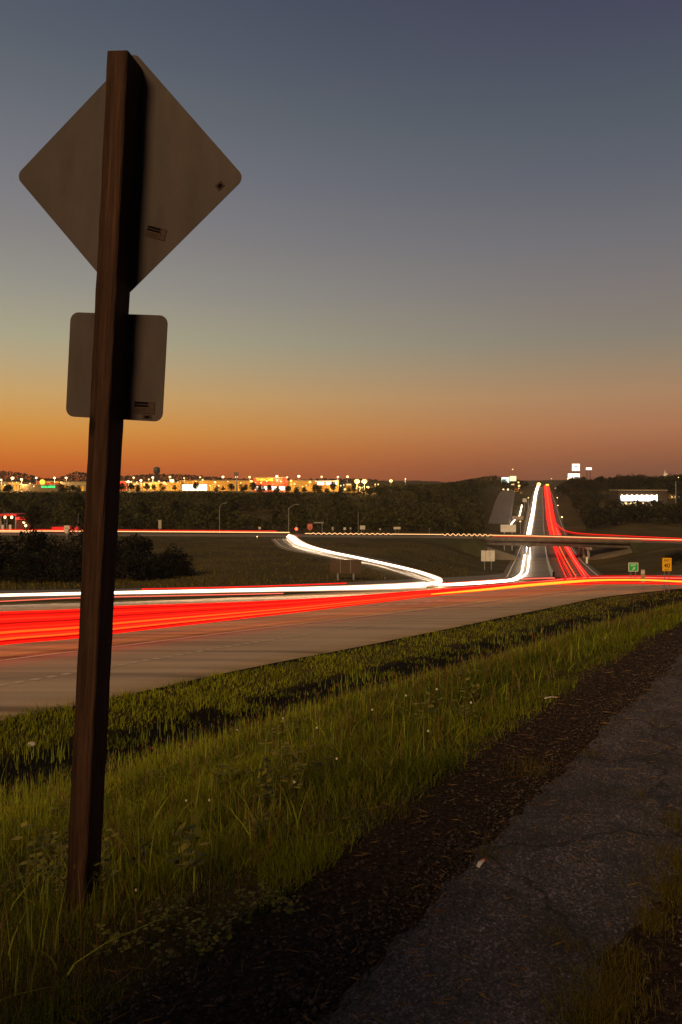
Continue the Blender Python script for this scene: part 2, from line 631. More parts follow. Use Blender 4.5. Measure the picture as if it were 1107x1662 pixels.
def road_mat(name, c, c2, wear=(.5, .5, .5)):
    m = bpy.data.materials.new(name)
    m.use_nodes = True
    t = m.node_tree
    b = t.nodes['Principled BSDF']
    b.inputs['Roughness'].default_value = .72
    geo = N(t, 'ShaderNodeNewGeometry')
    mp = N(t, 'ShaderNodeMapping')
    mp.inputs['Rotation'].default_value = (0, 0, R(-55))
    mp.inputs['Scale'].default_value = (.05, .9, 1)
    t.links.new(geo.outputs['Position'], mp.inputs[0])
    n1 = N(t, 'ShaderNodeTexNoise')
    n1.inputs['Scale'].default_value = 1
    n1.inputs['Detail'].default_value = 6
    t.links.new(mp.outputs[0], n1.inputs['Vector'])
    n2 = N(t, 'ShaderNodeTexNoise')
    n2.inputs['Scale'].default_value = 30
    n2.inputs['Detail'].default_value = 6
    t.links.new(geo.outputs['Position'], n2.inputs['Vector'])
    r1 = ramp(t, [(.30, tuple(x * .55 for x in c2)), (.42, c2), (.62, c)])
    t.links.new(n1.outputs['Fac'], r1.inputs[0])
    mxn = N(t, 'ShaderNodeMix', data_type='RGBA', blend_type='MULTIPLY')
    mxn.inputs[0].default_value = .6
    r2 = ramp(t, [(.3, (.55, .55, .55)), (.7, (1.25, 1.25, 1.25))])
    t.links.new(n2.outputs['Fac'], r2.inputs[0])
    t.links.new(r1.outputs[0], mxn.inputs[6])
    t.links.new(r2.outputs[0], mxn.inputs[7])
    t.links.new(mxn.outputs[2], b.inputs['Base Color'])
    return m


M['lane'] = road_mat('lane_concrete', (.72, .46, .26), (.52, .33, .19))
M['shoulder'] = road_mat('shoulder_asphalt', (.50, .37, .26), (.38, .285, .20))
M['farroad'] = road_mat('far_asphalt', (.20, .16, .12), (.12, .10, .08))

E_PX = [(-420, 1262), (-200, 1212), (0, 1170), (172, 1135), (400, 1085), (570, 1052), (740, 1018), (820, 1001), (900, 985), (979, 969), (1058, 960), (1107, 955), (1180, 950)]
L_PX = [(-420, 1132), (-200, 1102), (0, 1075), (180, 1053), (354, 1031), (600, 1001), (740, 984), (860, 969), (935, 959), (1000, 954), (1060, 951), (1107, 948.5), (1180, 946)]
F_PX = [(-420, 1012), (-200, 996), (0, 984), (180, 979), (400, 970), (590, 959), (718, 952.5), (850, 944.5), (940, 938), (1000, 935), (1060, 933.5), (1107, 933), (1180, 932)]
E_W, L_W, F_W = px(E_PX), px(L_PX), px(F_PX)
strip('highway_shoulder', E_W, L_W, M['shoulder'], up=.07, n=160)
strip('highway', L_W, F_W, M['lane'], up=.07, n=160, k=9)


def lerp(A, B, f):
    a, b = resample(A, 80), resample(B, 80)
    return a * (1 - f) + b * f


# markings: solid edge line, rumble strip, dashed lane lines
def ribbon(name, P, width, m, up, dashes=None, label=None):
    P = resample(P, 400)
    d = np.concatenate([[0], np.cumsum(np.linalg.norm(np.diff(P[:, :2], axis=0), axis=1))])
    segs = [(0, d[-1])]
    if dashes:
        on, off = dashes
        segs = []
        x = 0
        while x < d[-1]:
            segs.append((x, min(x + on, d[-1])))
            x += on + off
    V, Q = [], []
    for a, b in segs:
        n = max(2, int((b - a) / 1.5))
        tt = np.linspace(a, b, n)
        x = np.interp(tt, d, P[:, 0])
        y = np.interp(tt, d, P[:, 1])
        g = np.array([np.interp(tt + .2, d, P[:, 0]) - np.interp(tt - .2, d, P[:, 0]), np.interp(tt + .2, d, P[:, 1]) - np.interp(tt - .2, d, P[:, 1])]).T
        g /= np.linalg.norm(g, axis=1)[:, None] + 1e-9
        nx, ny = -g[:, 1] * width / 2, g[:, 0] * width / 2
        base = len(V)
        for i in range(n):
            for sgn in (-1, 1):
                xx, yy = x[i] + sgn * nx[i], y[i] + sgn * ny[i]
                V.append((xx, yy, gz(xx, yy) + up))
            if i: Q.append((base + 2 * i - 2, base + 2 * i - 1, base + 2 * i + 1, base + 2 * i))
    return tag(mesh_np(name, np.array(V), [np.array(Q)], m), kind='structure')


ribbon('edge_line', L_W, .20, M['paintline'], .082)
R_PX = [(-420, 1188), (-200, 1148), (0, 1116), (180, 1085), (400, 1047), (600, 1017), (740, 996), (860, 977), (935, 964)]
M['rumble'] = mat('rumble_strip_grooves', (.62, .52, .42), .8, 0, .3, 20)
ribbon('rumble_strip', px(R_PX), .36, M['rumble'], .083, dashes=(.35, .30))
ribbon('lane_line', lerp(L_W, F_W, .30), .14, M['paintline'], .082, dashes=(3.0, 9.0))
ribbon('lane_line', lerp(L_W, F_W, .62), .14, M['paintline'], .082, dashes=(3.0, 9.0))
# raised bright dashes at the gore, right of the merging lane
ribbon('gore_line', px([(585, 986), (640, 983), (700, 978), (720, 976)]), .35, M['paintline'], .084, dashes=(1.0, .8))
ribbon('gore_line', px([(935, 958), (960, 953), (976, 949), (966, 946)]), .3, M['paintline'], .084)

# far carriageway, coming down from the hill and going off left
WN_PX = [(-300, 980), (0, 974.5), (300, 966), (560, 955), (718, 950.5), (800, 946), (845, 941)]
WF_PX = [(-300, 963), (0, 959), (300, 954), (560, 946), (700, 939), (780, 935), (822, 931)]
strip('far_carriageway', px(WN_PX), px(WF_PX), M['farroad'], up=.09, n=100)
# hill road both carriageways
HLp = [(812, 938), (826, 915), (841, 885), (851, 848), (860, 815), (866, 797), (868.5, 790.5)]
HRp = [(985, 938), (955, 915), (930, 885), (914, 848), (903, 815), (895, 797), (893, 790.5)]
HLw, HRw = px(HLp), px(HRp)
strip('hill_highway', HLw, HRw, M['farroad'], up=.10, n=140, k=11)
ribbon('edge_line', lerp(HLw, HRw, .06), .25, M['paintline'], .13)
ribbon('edge_line', lerp(HLw, HRw, .94), .25, M['paintline'], .13)
ribbon('lane_line', lerp(HLw, HRw, .24), .2, M['paintline'], .13, dashes=(3, 9))
ribbon('lane_line', lerp(HLw, HRw, .74), .2, M['paintline'], .13, dashes=(3, 9))
# S-shaped on-ramp
SA = [(436, 868), (444, 880), (462, 892), (520, 903), (560, 911), (640, 930), (690, 944), (715, 950)]
SB = [(492, 871), (488, 880), (505, 888), (560, 897), (640, 914), (700, 932), (722, 942), (727, 949)]
SAw, SBw = px(SA), px(SB)
strip('curved_ramp', SAw, SBw, M['farroad'], up=.12, n=100)
ribbon('edge_line', lerp(SAw, SBw, .12), .25, M['paintline'], .15)
ribbon('edge_line', lerp(SAw, SBw, .42), .2, M['paintline'], .15)
# frontage road going up the wooded hill, left of the highway
strip('hill_side_road', px([(792, 850), (800, 826), (812, 800), (818, 795)]), px([(829, 850), (832, 826), (836, 800), (837, 795)]), M['farroad'], up=.12, n=40)


# ------------------------------------------------------------------ cross road with its bridge
def cross_pt(u, Y=225.0):
    v = np.interp(u, [-300, 0, 340, 700, 860, 1107, 1400], [863, 866.5, 868.5, 871, 873.5, 880, 886])
    return at(u, v, Y)


def cross_z(x):
    return cross_pt(x / 225 * F + CX)[2]


CRW0, CRW1 = 219.0, 231.0
BX0, BX1 = 42.0, 86.0


def crossroad():
    xs = np.linspace(-150, 160, 125)
    mb = MB()
    for part in ('left', 'right'):
        pass
    V, Q = [], []
    for x in xs:
        z = cross_z(x)
        g0, g1 = gz(x, CRW0 - 6), gz(x, CRW1 + 6)
        V += [(x, CRW0 - 6, g0 - .6), (x, CRW0 - 1, z - .05), (x, CRW0, z), (x, CRW1, z), (x, CRW1 + 1, z - .05), (x, CRW1 + 6, g1 - .6)]
    for i in range(len(xs) - 1):
        xm = (xs[i] + xs[i + 1]) / 2
        if BX0 < xm < BX1: continue
        for j in range(5):
            Q.append((i * 6 + j, i * 6 + j + 1, (i + 1) * 6 + j + 1, (i + 1) * 6 + j))
    m = mat('road_bank', (.055, .055, .02), .95, 0, .5, .3, bump=.1)
    o = mesh_np('cross_road_bank', np.array(V), [np.array(Q)], m)
    tag(o, kind='structure')
    V, Q = [], []
    for x in xs:
        z = cross_z(x) + .03
        V += [(x, CRW0 + .2, z), (x, CRW1 - .2, z)]
    for i in range(len(xs) - 1):
        xm = (xs[i] + xs[i + 1]) / 2
        if BX0 < xm < BX1: continue
        Q.append((i * 2, i * 2 + 1, (i + 1) * 2 + 1, (i + 1) * 2))
    tag(mesh_np('cross_road', np.array(V), [np.array(Q)], M['farroad']), kind='structure')
    # abutment slopes under the bridge ends
    t = thing('overpass_bridge', 'concrete road bridge crossing above the highway in the valley', 'bridge', (64, 225, cross_z(64)))
    zb = cross_z(64)

    def seg(x0, x1, n, y0, y1, za, zb_, nm, mt):
        V, Q = [], []
        xx = np.linspace(x0, x1, n)
        for x in xx:
            z = cross_z(x) - zb
            V += [(x - 64, y0 - 225, z + za), (x - 64, y1 - 225, z + za), (x - 64, y1 - 225, z + zb_), (x - 64, y0 - 225, z + zb_)]
        for i in range(n - 1):
            for j in range(4):
                a, b = i * 4 + j, i * 4 + (j + 1) % 4
                Q.append((a, b, b + 4, a + 4))
        Q += [(0, 1, 2, 3), tuple(4 * (n - 1) + k for k in (3, 2, 1, 0))]
        return mesh_np(nm, np.array(V), [np.array(Q)], mt, t)
    seg(BX0 - 1, BX1 + 1, 12, CRW0, CRW1, -.35, .03, 'deck', M['concrete'])
    for y in (CRW0 + 1, CRW0 + 4, CRW0 + 7.5, CRW1 - 1.3):
        seg(BX0 - .5, BX1 + .5, 12, y, y + .35, -1.9, -.353, 'girder', M['darkconc'])
    seg(BX0 - 3, BX1 + 3, 12, CRW0 - .3, CRW0 - .003, -.5, .75, 'parapet', M['darkconc'])
    seg(BX0 - 3, BX1 + 3, 12, CRW1 + .003, CRW1 + .3, -.5, .75, 'parapet', M['darkconc'])
    for x in (57.0, 74.0):
        mb = MB()
        for y in (-4, 0, 4):
            mb.tube([(x - 64, y, gz(x, 225 + y) - .5 - zb), (x - 64, y, cross_z(x) - zb - 2.6)], .4, 10)
        mb.box(x - 64.5, x - 63.5, -5.6, 5.6, cross_z(x) - zb - 2.6, cross_z(x) - zb - 1.91)
        mb.build('pier', M['concrete'], t)
    for x, sg in ((BX0, -1), (BX1, 1)):
        mb = MB()
        z = cross_z(x) - zb
        a = x - 64
        # sloping paved berm from the abutment down to the highway shoulder
        xi = a - sg * 13
        zi = gz(x - sg * 13, 225) - zb + .1
        mb.add([(a + sg * 2, -7, z - 1.9), (a + sg * 2, 7, z - 1.9), (a, -7, z - 1.9), (a, 7, z - 1.9), (xi, -7, zi), (xi, 7, zi), (xi, -7, zi - 4), (xi, 7, zi - 4), (a + sg * 2, -7, zi - 4), (a + sg * 2, 7, zi - 4)],
               [(0, 1, 3, 2), (2, 3, 5, 4), (4, 5, 7, 6), (0, 2, 4, 6, 8), (1, 9, 7, 5, 3), (0, 8, 9, 1)])
        mb.build('abutment', M['darkconc'], t)
        MB().box(min(a, a + sg * .8), max(a, a + sg * .8), -6.2, 6.2, z - 3.4, z - .36).build('end_wall', M['darkconc'], t)
    return t


M['darkconc'] = mat('stained_concrete', (.16, .13, .10), .9, 0, .4, .5)
crossroad()


# ------------------------------------------------------------------ median barrier on the hill highway
def barrier():
    P = lerp(HLw, HRw, .5)
    P = resample(P, 160)
    V, Q = [], []
    prof = [(-.35, 0), (-.16, .25), (-.1, 1.05), (.1, 1.05), (.16, .25), (.35, 0)]
    base = P[0]
    for i in range(len(P)):
        g = P[min(i + 1, len(P) - 1)][:2] - P[max(i - 1, 0)][:2]
        g = g / np.linalg.norm(g)
        for a, h in prof:
            x, y = P[i][0] - g[1] * a, P[i][1] + g[0] * a
            V.append((x, y, gz(P[i][0], P[i][1]) + h + .08))
    k = len(prof)
    for i in range(len(P) - 1):
        for j in range(k - 1):
            Q.append((i * k + j, i * k + j + 1, (i + 1) * k + j + 1, (i + 1) * k + j))
    o = mesh_np('median_barrier', np.array(V), [np.array(Q)], M['concrete'])
    tag(o, 'long low concrete barrier running up the middle of the hill highway', 'barrier')


barrier()

# ================================================================== streaks of passing traffic lights
def streak(name, P, r, m, label, group, n=80, closed=False):
    """glowing tube through world points; r may vary along it"""
    r = [r] * len(P) if np.isscalar(r) else r
    P4 = resample([(*p, q) for p, q in zip(P, r)], n)
    P, rs = P4[:, :3], [float(max(.02, x)) for x in P4[:, 3]]
    mb = MB().tube([tuple(p) for p in P], rs, 8)
    o = mb.build(name, m, smooth=True)
    return tag(o, label, 'light trail', group)


def rad(P, pxr):
    """radius in metres for a half-width in photo pixels at each point"""
    return [max(.03, p[1] / F * q) for p, q in zip(P, pxr)]


GW = 'white headlight trails on the highway'
GR = 'red tail light trails on the near carriageway'
# W1: along the far carriageway and back up the ramp, one continuous stream
w1 = [(-120, 969.5, .75), (0, 966.3, .75), (200, 962, .75), (400, 958, .75), (560, 954.5, .75), (640, 952, .75), (690, 949.5, .75)]
ra = [(690, 949.5, .75), (709, 947, .75), (714, 943, .75), (702, 936.5, .75), (670, 926, .75), (630, 916.5, .75), (580, 905.5, .75), (540, 897.5, .75), (505, 889, .75), (484, 882, .75), (474, 874.5, .75), (468, 870.5, .75)]
P1 = [hit(u, v, h) for u, v, h in w1]
M['trail_cream'] = emat('headlight_glow_cream', (1.0, .66, .38), 1.5)
M['trail_soft'] = emat('headlight_glow_soft', (1.0, .62, .40), .75)
NTH = ['first', 'second', 'third', 'fourth', 'fifth']


def strands(pts, offs, base, n, label, group):
    """several neighbouring strands of one stream: (du, dv, width factor, material)"""
    for k, (du, dv, wf, m) in enumerate(offs):
        P = [hit(u + du * b / 3, v + dv * b / 3, h) for (u, v, h), b in zip(pts, base)]
        streak('headlight_trail', P, rad(P, [wf * b for b in base]), M[m], label.format(NTH[k]), group, n)


strands(w1, [(0, -2.6, .35, 'trail_soft'), (0, -1.5, .45, 'trail_cream'), (0, 0, .75, 'trail_white'), (0, 1.6, .42, 'trail_white'), (0, 2.6, .3, 'trail_soft')], [2.0, 2.2, 2.5, 2.9, 3.6, 4.3, 4.8], 70,
        '{} strand from the top of the white stream low across the left half', GW)
strands(ra, [(-2.0, 1.6, .34, 'trail_soft'), (-1.0, 1.0, .5, 'trail_white'), (.6, -.4, .55, 'trail_white'), (1.8, -1.6, .36, 'trail_cream'), (2.4, -2.4, .25, 'trail_soft')], [4.4, 4.4, 4.0, 3.2, 2.6, 2.3, 2.2, 2.4, 3.2, 5.0, 5.2, 3.6],
        130, '{} strand from below of the white stream bending along the curved ramp', GW)
# thin companions
for k, (pts, q, m, lb) in enumerate([
    ([(-120, 980, .7), (0, 976, .7), (120, 970.5, .7), (300, 966.5, .7), (460, 963, .7)], .8, 'trail_pink', 'thin pink light streak just under the thick white one at the left edge'),
    ([(718, 947, .7), (760, 944.5, .7), (830, 940, .7), (900, 938, .7)], 1.0, 'trail_pink', 'thin pink light streak joining the ramp bend to the foot of the hill'),
    ([(230, 956, .7), (330, 954, .7), (440, 951, .7), (562, 946.5, .7)], .8, 'trail_red', 'thin short red streak just above the thick white one')]):
    P = [hit(*p) for p in pts]
    streak('headlight_trail' if 'pink' in m else 'tail_light_trail', P, rad(P, [q] * len(P)), M[m], lb, None if 'red' in m else GW, 40)
# hill headlights above the overpass, then two strands under it and round the bend
hw = [(874, 787.5), (870, 800), (867.5, 815), (865, 832), (861.5, 850), (858, 868)]
strands([(u, v, .7) for u, v in hw], [(-3.0, 0, .3, 'trail_soft'), (-1.5, 0, .55, 'trail_white'), (1.0, 0, .6, 'trail_white'), (2.8, 0, .3, 'trail_cream')], [2.0, 2.0, 2.2, 2.5, 3.0, 3.4], 70,
        '{} strand from the left of the white light stream coming down the far hill', GW)
for sgn, lb in ((0, 'left'), (1, 'right')):
    a = [(855.5 + 7 * sgn, 876), (853.5 + 7 * sgn, 892), (850.5 + 8 * sgn, 908), (847.5 + 9 * sgn, 925), (845 + 9 * sgn, 931), (836 + 8 * sgn, 938), (824 + 8 * sgn, 941.8), (800, 943.8 + sgn), (760, 946.6 + sgn), (712, 949.5)]
    P = [hit(u, v, .7) for u, v in a]
    streak('headlight_trail', P, rad(P, [1.5, 1.5, 1.4, 1.2, 1.2, 1.4, 1.5, 1.5, 1.5, 1.3]), M['trail_white'], f'{lb} one of the two white light strands passing under the bridge and turning left', GW, 110)

P = [hit(u, v, .7) for u, v in [(861, 820), (860.5, 828), (859, 838), (852, 845), (848, 852)]]
streak('headlight_trail', [p + np.array([-6, 0, 0]) for p in P], rad(P, [.7] * 5), M['trail_white'], 'short thin white streak beside the broad one on the far hill', GW, 30)

# red band of the near carriageway: streams across three lanes
top = [(-200, 1002), (0, 993), (125, 988.5), (180, 984), (300, 980), (400, 976.5), (500, 971.5), (590, 965.5), (700, 957), (850, 945.5), (930, 940.5), (960, 938.5)]
bot = [(-200, 1078), (0, 1047), (125, 1036), (180, 1029), (300, 1015), (400, 1003.5), (500, 992), (590, 981), (700, 968), (850, 953), (930, 945.5), (960, 942.5)]
NB = 15
ORD = ['first', 'second', 'third', 'fourth', 'fifth', 'sixth', 'seventh', 'eighth', 'ninth', 'tenth', 'eleventh', 'twelfth', 'thirteenth', 'fourteenth', 'fifteenth']
for k in range(NB):
    f = (k + .5) / NB
    h = .68 + .40 * random.random()
    a = []
    for (u0, v0), (u1, v1) in zip(top, bot):
        a.append((u0, v0 * (1 - f) + v1 * f))
    P = [hit(u, v, h) for u, v in a]
    mname = ('trail_red', 'trail_deep', 'trail_red', 'trail_mid')[k % 4]
    q0 = 1.8 + .5 * random.random()
    qs = [q0 * (b[1] - t_[1]) / 54 for t_, b in zip(top, bot)]
    if k in (9, 12):
        mname = 'trail_orange'
    if k == 12:
        mname = 'trail_amber' if False else 'trail_orange'
    streak('tail_light_trail', P, rad(P, qs), M[mname], f'{ORD[k]} light strand of the red band counted from its far upper edge' + (', an orange one' if 'orange' in mname else ''), GR, 90)
# amber strand that grows brighter to the right
P = [hit(u, v, 1.25) for u, v in [(700, 964.5), (780, 957.5), (850, 950.5), (930, 944), (975, 941.5), (1030, 941.2), (1107, 944), (1180, 947)]]
streak('tail_light_trail', P, rad(P, [.6, 1.6, 2.0, 2.0, 1.5, 1.3, 1.3, 1.3]), M['trail_amber'], 'bright amber light strand leading towards the green exit sign', None, 70)
for k, (v0, m, q) in enumerate([(934.5, 'trail_deep', 1.5), (936.5, 'trail_pink', .8), (939, 'trail_deep', 1.6), (942.5, 'trail_deep', 1.6), (946, 'trail_red', 1.3)]):
    P = [hit(u, v, .85) for u, v in [(700, 956 + k * 1.5), (860, 944 + k * 1.2), (960, v0 + 1), (1030, v0 + .5), (1107, v0 + 2), (1180, v0 + 4)]]
    streak('tail_light_trail', P, rad(P, [.5, .8, q, q, q, q]), M[m], f'{ORD[k]} light strand from the top among those leaving right on the exit lane' if m != 'trail_pink' else 'pale pink light strand leaving right on the exit lane', 'red tail light trails on the exit lane', 60)
# red strands up the hill
HILL = [
    ([(905, 941), (918, 938.5), (917, 933), (908, 912), (899, 887), (893.5, 868), (888.5, 840), (886, 812), (884, 793), (883.5, 788.5)], 1.0, 'trail_red'),
    ([(915, 941), (927, 938.5), (926, 933), (914, 910), (903, 887), (896.5, 868), (891, 840), (887.5, 812), (885, 793), (884.5, 788.5)], 1.4, 'trail_red'),
    ([(925, 941), (935, 938), (930, 928), (917, 905), (907, 885), (900, 868), (893.5, 842), (889.5, 813), (887, 793), (886.5, 788.5)], .8, 'trail_orange'),
    ([(930, 941), (946, 938), (943, 931), (929, 908), (915, 885), (904.5, 868), (897, 845), (892.5, 815), (889, 793), (888.5, 788.5)], 1.5, 'trail_red'),
    ([(940, 941), (956, 938), (953, 933), (937, 912), (922, 887), (909, 868), (900, 846), (894, 815), (890.5, 793), (890, 788.5)], 1.5, 'trail_red'),
    ([(935, 941), (950, 938), (948, 932), (933, 910), (918.5, 886), (907, 868), (899, 846), (893, 815), (890, 793), (889.5, 788.5)], .8, 'trail_pink'),
    ([(910, 941), (922, 938), (922, 933), (911, 911), (901, 887), (895, 868), (890, 840), (887, 812), (884.5, 793), (884, 788.5)], .7, 'trail_deep'),
]
for pts, q, m in HILL:
    P = [hit(u, v, .85) for u, v in pts]
    streak('tail_light_trail', P, rad(P, [q * f for f in (.85, .85, .85, .95, 1.05, 1.2, 1.4, 1.3, 1.0, .7)]), M[m], {'trail_red': 'one of the red light strands climbing the far hill', 'trail_orange': 'thin orange light strand climbing the far hill between red ones', 'trail_pink': 'thin pale pink light strand climbing the far hill', 'trail_deep': 'thin dark red light strand climbing the far hill'}[m], 'red tail light trails climbing the far hill', 110)
for dv, m in ((0, 'trail_red'), (2.0, 'trail_deep')):
    P = [hit(u, v + dv, .9) for u, v in [(898, 845), (905, 852), (912, 858), (922, 862.5), (940, 865.5), (1000, 869), (1107, 874)]]
    streak('tail_light_trail', P, rad(P, [.5] * 7), M['trail_deep' if dv else 'trail_red'], 'red light strand branching right from the hill highway onto the side ramp' if dv == 0 else 'dark red light strand just below the one branching right from the hill', None, 50)


# cross-road streaks, bouncing on parts of the bridge approach
def cross_streak(u0, u1, dv, q, m, label, wob=()):
    P = []
    for u in np.arange(u0, u1 + .1, 2.0):
        p = cross_pt(u, 222.5)
        z = p[2] + (.95 + dv)
        for a, b, amp in wob:
            if a < u < b: z += amp * math.sin(u * .72) * min(1, (u - a) / 8, (b - u) / 8)
        P.append(np.array([p[0], p[1], z]))
    mb = MB().tube([tuple(p) for p in P], q * 222 / F, 6)
    tag(mb.build('crossroad_trail', M[m], smooth=True), label, 'light trail')


cross_streak(-60, 470, 0, .75, 'trail_warm', 'thin warm light streak along the level cross road at the left')
cross_streak(495, 1180, -.25, .55, 'trail_warm', 'thin warm light streak crossing the bridge, wavy in places', [(500, 640, .2), (715, 800, .32)])
cross_streak(-60, 450, .42, .5, 'trail_red', 'thin red streak directly above the warm one on the cross road')
cross_streak(-30, 55, -.35, .45, 'trail_warm', 'faint lower streak at the very left end of the cross road')
cross_streak(800, 1180, -.6, .45, 'trail_red', 'thin red streak under the warm one on the bridge', [])


# ================================================================== vegetation
def tree_mesh(seed, h, w, nleaf, lsize, trunk_f=.3, lean=0, round_=1.0, bush=False):
    rg = np.random.default_rng(seed)
    nb = 16 if not bush else 12
    # clump centres inside an uneven egg
    C = []
    while len(C) < nb:
        p = rg.uniform(-1, 1, 3)
        if np.linalg.norm(p) > 1: continue
        C.append(p)
    C = np.array(C)
    z0 = h * trunk_f if not bush else h * .05
    ch = h - z0
    C[:, 0] *= w / 2 * .74
    C[:, 1] *= w / 2 * .74
    taper = 1 - .45 * np.clip(C[:, 2], 0, 1)
    C[:, 0] *= taper
    C[:, 1] *= taper
    C[:, 2] = z0 + ch * (.5 + .42 * C[:, 2])
    rads = rg.uniform(.16, .34, nb) * w
    sh = rg.uniform(.0, .55, nb)
    which = rg.integers(0, nb, nleaf)
    d = rg.normal(size=(nleaf, 3))
    d /= np.linalg.norm(d, axis=1)[:, None]
    rr = rg.uniform(.35, 1.08, nleaf) ** .6
    P = C[which] + d * (rads[which] * rr)[:, None] * np.array([1, 1, .8])
    P[:, 2] = np.maximum(P[:, 2], z0 * .6 + .05 * h * rg.random(nleaf))
    a = rg.normal(size=(nleaf, 3))
    a /= np.linalg.norm(a, axis=1)[:, None]
    b = np.cross(a, rg.normal(size=(nleaf, 3)))
    b /= np.linalg.norm(b, axis=1)[:, None]
    s = lsize * rg.uniform(.5, 1.3, nleaf)[:, None]
    V = np.stack([P - a * s, P + b * s * .55, P + a * s, P - b * s * .55], 1).reshape(-1, 3)
    Q = np.arange(nleaf * 4).reshape(-1, 4)
    shade = np.repeat(np.clip(sh[which] + rg.uniform(0, .45, nleaf), 0, 1), 4)
    # trunk and limbs
    mb = MB()
    mb.tube([(0, 0, -.4), (.02 * h, 0, h * .25), (0, .02 * h, h * .55), (0, 0, h * .8)], [h * .028, h * .021, h * .013, h * .004], 7)
    for i in range(0, nb, 2):
        mb.tube([(0, 0, h * (.2 + .3 * rg.random())), tuple(C[i] * .6 + np.array([0, 0, z0 * .3])), tuple(C[i])], [h * .012, h * .007, h * .003], 5)
    return V, Q, shade, mb


def make_tree(name, label, cat, seed, h, w, nleaf, lsize, mt='leaf', **kw):
    root = thing(name, label, cat)
    V, Q, sh, mb = tree_mesh(seed, h, w, nleaf, lsize, **kw)
    mesh_np('crown' if not kw.get('bush') else 'foliage', V, [Q], M[mt], root, attr={'shade': sh})
    mb.build('trunk' if not kw.get('bush') else 'stem', M['bark'], root)
    return root


PROTO = []


def proto_tree(*a, **k):
    r = make_tree(*a, **k)
    ALLCH[r.name] = [o for o in bpy.data.objects if o.parent == r]
    return r


T_A = proto_tree('deciduous_tree', 'x', 'tree', 11, 9, 7.5, 1500, .34)
T_B = proto_tree('deciduous_tree', 'x', 'tree', 12, 11, 7, 1500, .36, trunk_f=.2)
T_C = proto_tree('deciduous_tree', 'x', 'tree', 13, 7, 7, 1200, .32, trunk_f=.15)
T_D = proto_tree('conifer_tree', 'x', 'tree', 14, 10, 4.6, 1300, .30, trunk_f=.1)
T_E = proto_tree('deciduous_tree', 'x', 'tree', 15, 8, 5.5, 1200, .30, trunk_f=.25)
B_A = proto_tree('bush', 'x', 'bush', 21, 5.5, 7, 2600, .20, mt='leafdark', bush=True)
B_B = proto_tree('bush', 'x', 'bush', 22, 4.2, 7.5, 2400, .19, mt='leafdark', bush=True)
B_C = proto_tree('bush', 'x', 'bush', 23, 6.5, 6, 2600, .20, mt='leafdark', bush=True)
used = set()


def plant(proto, x, y, sc, label, group, z=None, cat=None):
    o = proto if proto.name not in used else copy_tree(proto)
    used.add(proto.name)
    o.location = (x, y, (gz(x, y) if z is None else z) - .1)
    o.scale = (sc * random.uniform(.85, 1.2), sc * random.uniform(.85, 1.2), sc * random.uniform(.9, 1.12))
    o.rotation_euler = (0, 0, random.uniform(0, 6.28))
    o['label'] = label
    if group: o['group'] = group
    return o


# dark thicket beyond the highway at the left
for i, (u, Y, sc) in enumerate([(-150, 112, 1.1), (-95, 106, 1.2), (-45, 112, 1.0), (-10, 104, 1.15), (22, 112, 1.1), (52, 106, 1.2), (85, 111, 1.15), (112, 105, 1.1), (140, 112, 1.25), (168, 108, 1.15), (196, 112, 1.3), (222, 108, 1.05), (206, 104, .8), (120, 101, .8), (40, 100, .75)]):
    x = (u - CX) / F * Y
    plant((B_A, B_B, B_C)[i % 3], x, Y, sc, 'dense dark bush in the thicket behind the white light streak at the left', 'bushes of the left thicket')
for i, (u, Y, sc) in enumerate([(262, 112, .72), (285, 114, .8), (300, 113, .6), (245, 106, .6)]):
    plant((B_B, B_A)[i % 2], (u - CX) / F * Y, Y, sc, 'low dark bush at the right end of the left thicket', 'low bushes right of the thicket')

# unseen bushes added behind the viewpoint to shade the near corner of the bank
for i, (x, y) in enumerate([(-4.0, -.7), (-2.9, -1.2), (-1.8, -1.8)]):
    plant((B_A, B_B, B_C)[i % 3], x, y, .49, 'dense hedge bush standing behind the viewpoint', 'hedge behind the viewpoint')

# wooded slope between the cross road and the shops
GS = 'trees on the slope below the shops'
cnt = 0
def xw(u, Y): return (u - CX) / F * Y
for i in range(95):
    u = random.uniform(-40, 850)
    Y = random.uniform(262, 455)
    if 330 < u < 760 and Y > 300 and random.random() < .45: continue
    x = xw(u, Y)
    hl = float(np.interp(Y, HY, HL))
    if x > hl - 9: continue
    if 788 < u < 842: continue
    p = random.choice([T_A, T_B, T_C, T_E, T_D])
    if u < 64 and Y < 300: continue
    sc_ = min(random.uniform(.6, .95), (-(799 - YH) / F * Y - gz(x, Y)) / 10)
    if sc_ < .3 and u < 640: continue
    plant(p, x, Y, max(.3, sc_), 'tree standing on the dark slope between the cross road and the shops', GS)
# named individual trees near the gas station and behind the post
for u, Y, sc, p, lb in [(58, 236, .98, T_B, 'round pale green tree right of the red petrol station'), (29, 300, 1.0, T_A, 'lighter green tree above the red petrol station'),
                        (125, 242, 1.15, T_B, 'tall tree just left of the wooden post, behind the shield sign'), (12, 330, .9, T_D, 'narrow dark tree at the left edge below the shops'),
                        (205, 246, .9, T_E, 'tree just right of the wooden post behind the cross road')]:
    plant(p, xw(u, Y), Y, sc, lb, None)
# trees in front of the shops
for i, u in enumerate([-5, 8, 14, 98, 108, 118, 128, 197, 212, 224, 238, 250, 262, 283, 318, 352, 362, 375, 392, 398, 411, 422, 428, 437, 447, 452, 468, 481, 494, 512, 520, 531, 541, 553, 566, 574, 600, 611, 622]):
    Y = random.uniform(462, 474)
    plant((T_C, T_E, T_A)[i % 3], xw(u, Y), Y, random.uniform(.55, .85), 'small dark tree in the row in front of the lit shops', 'row of trees in front of the shops')
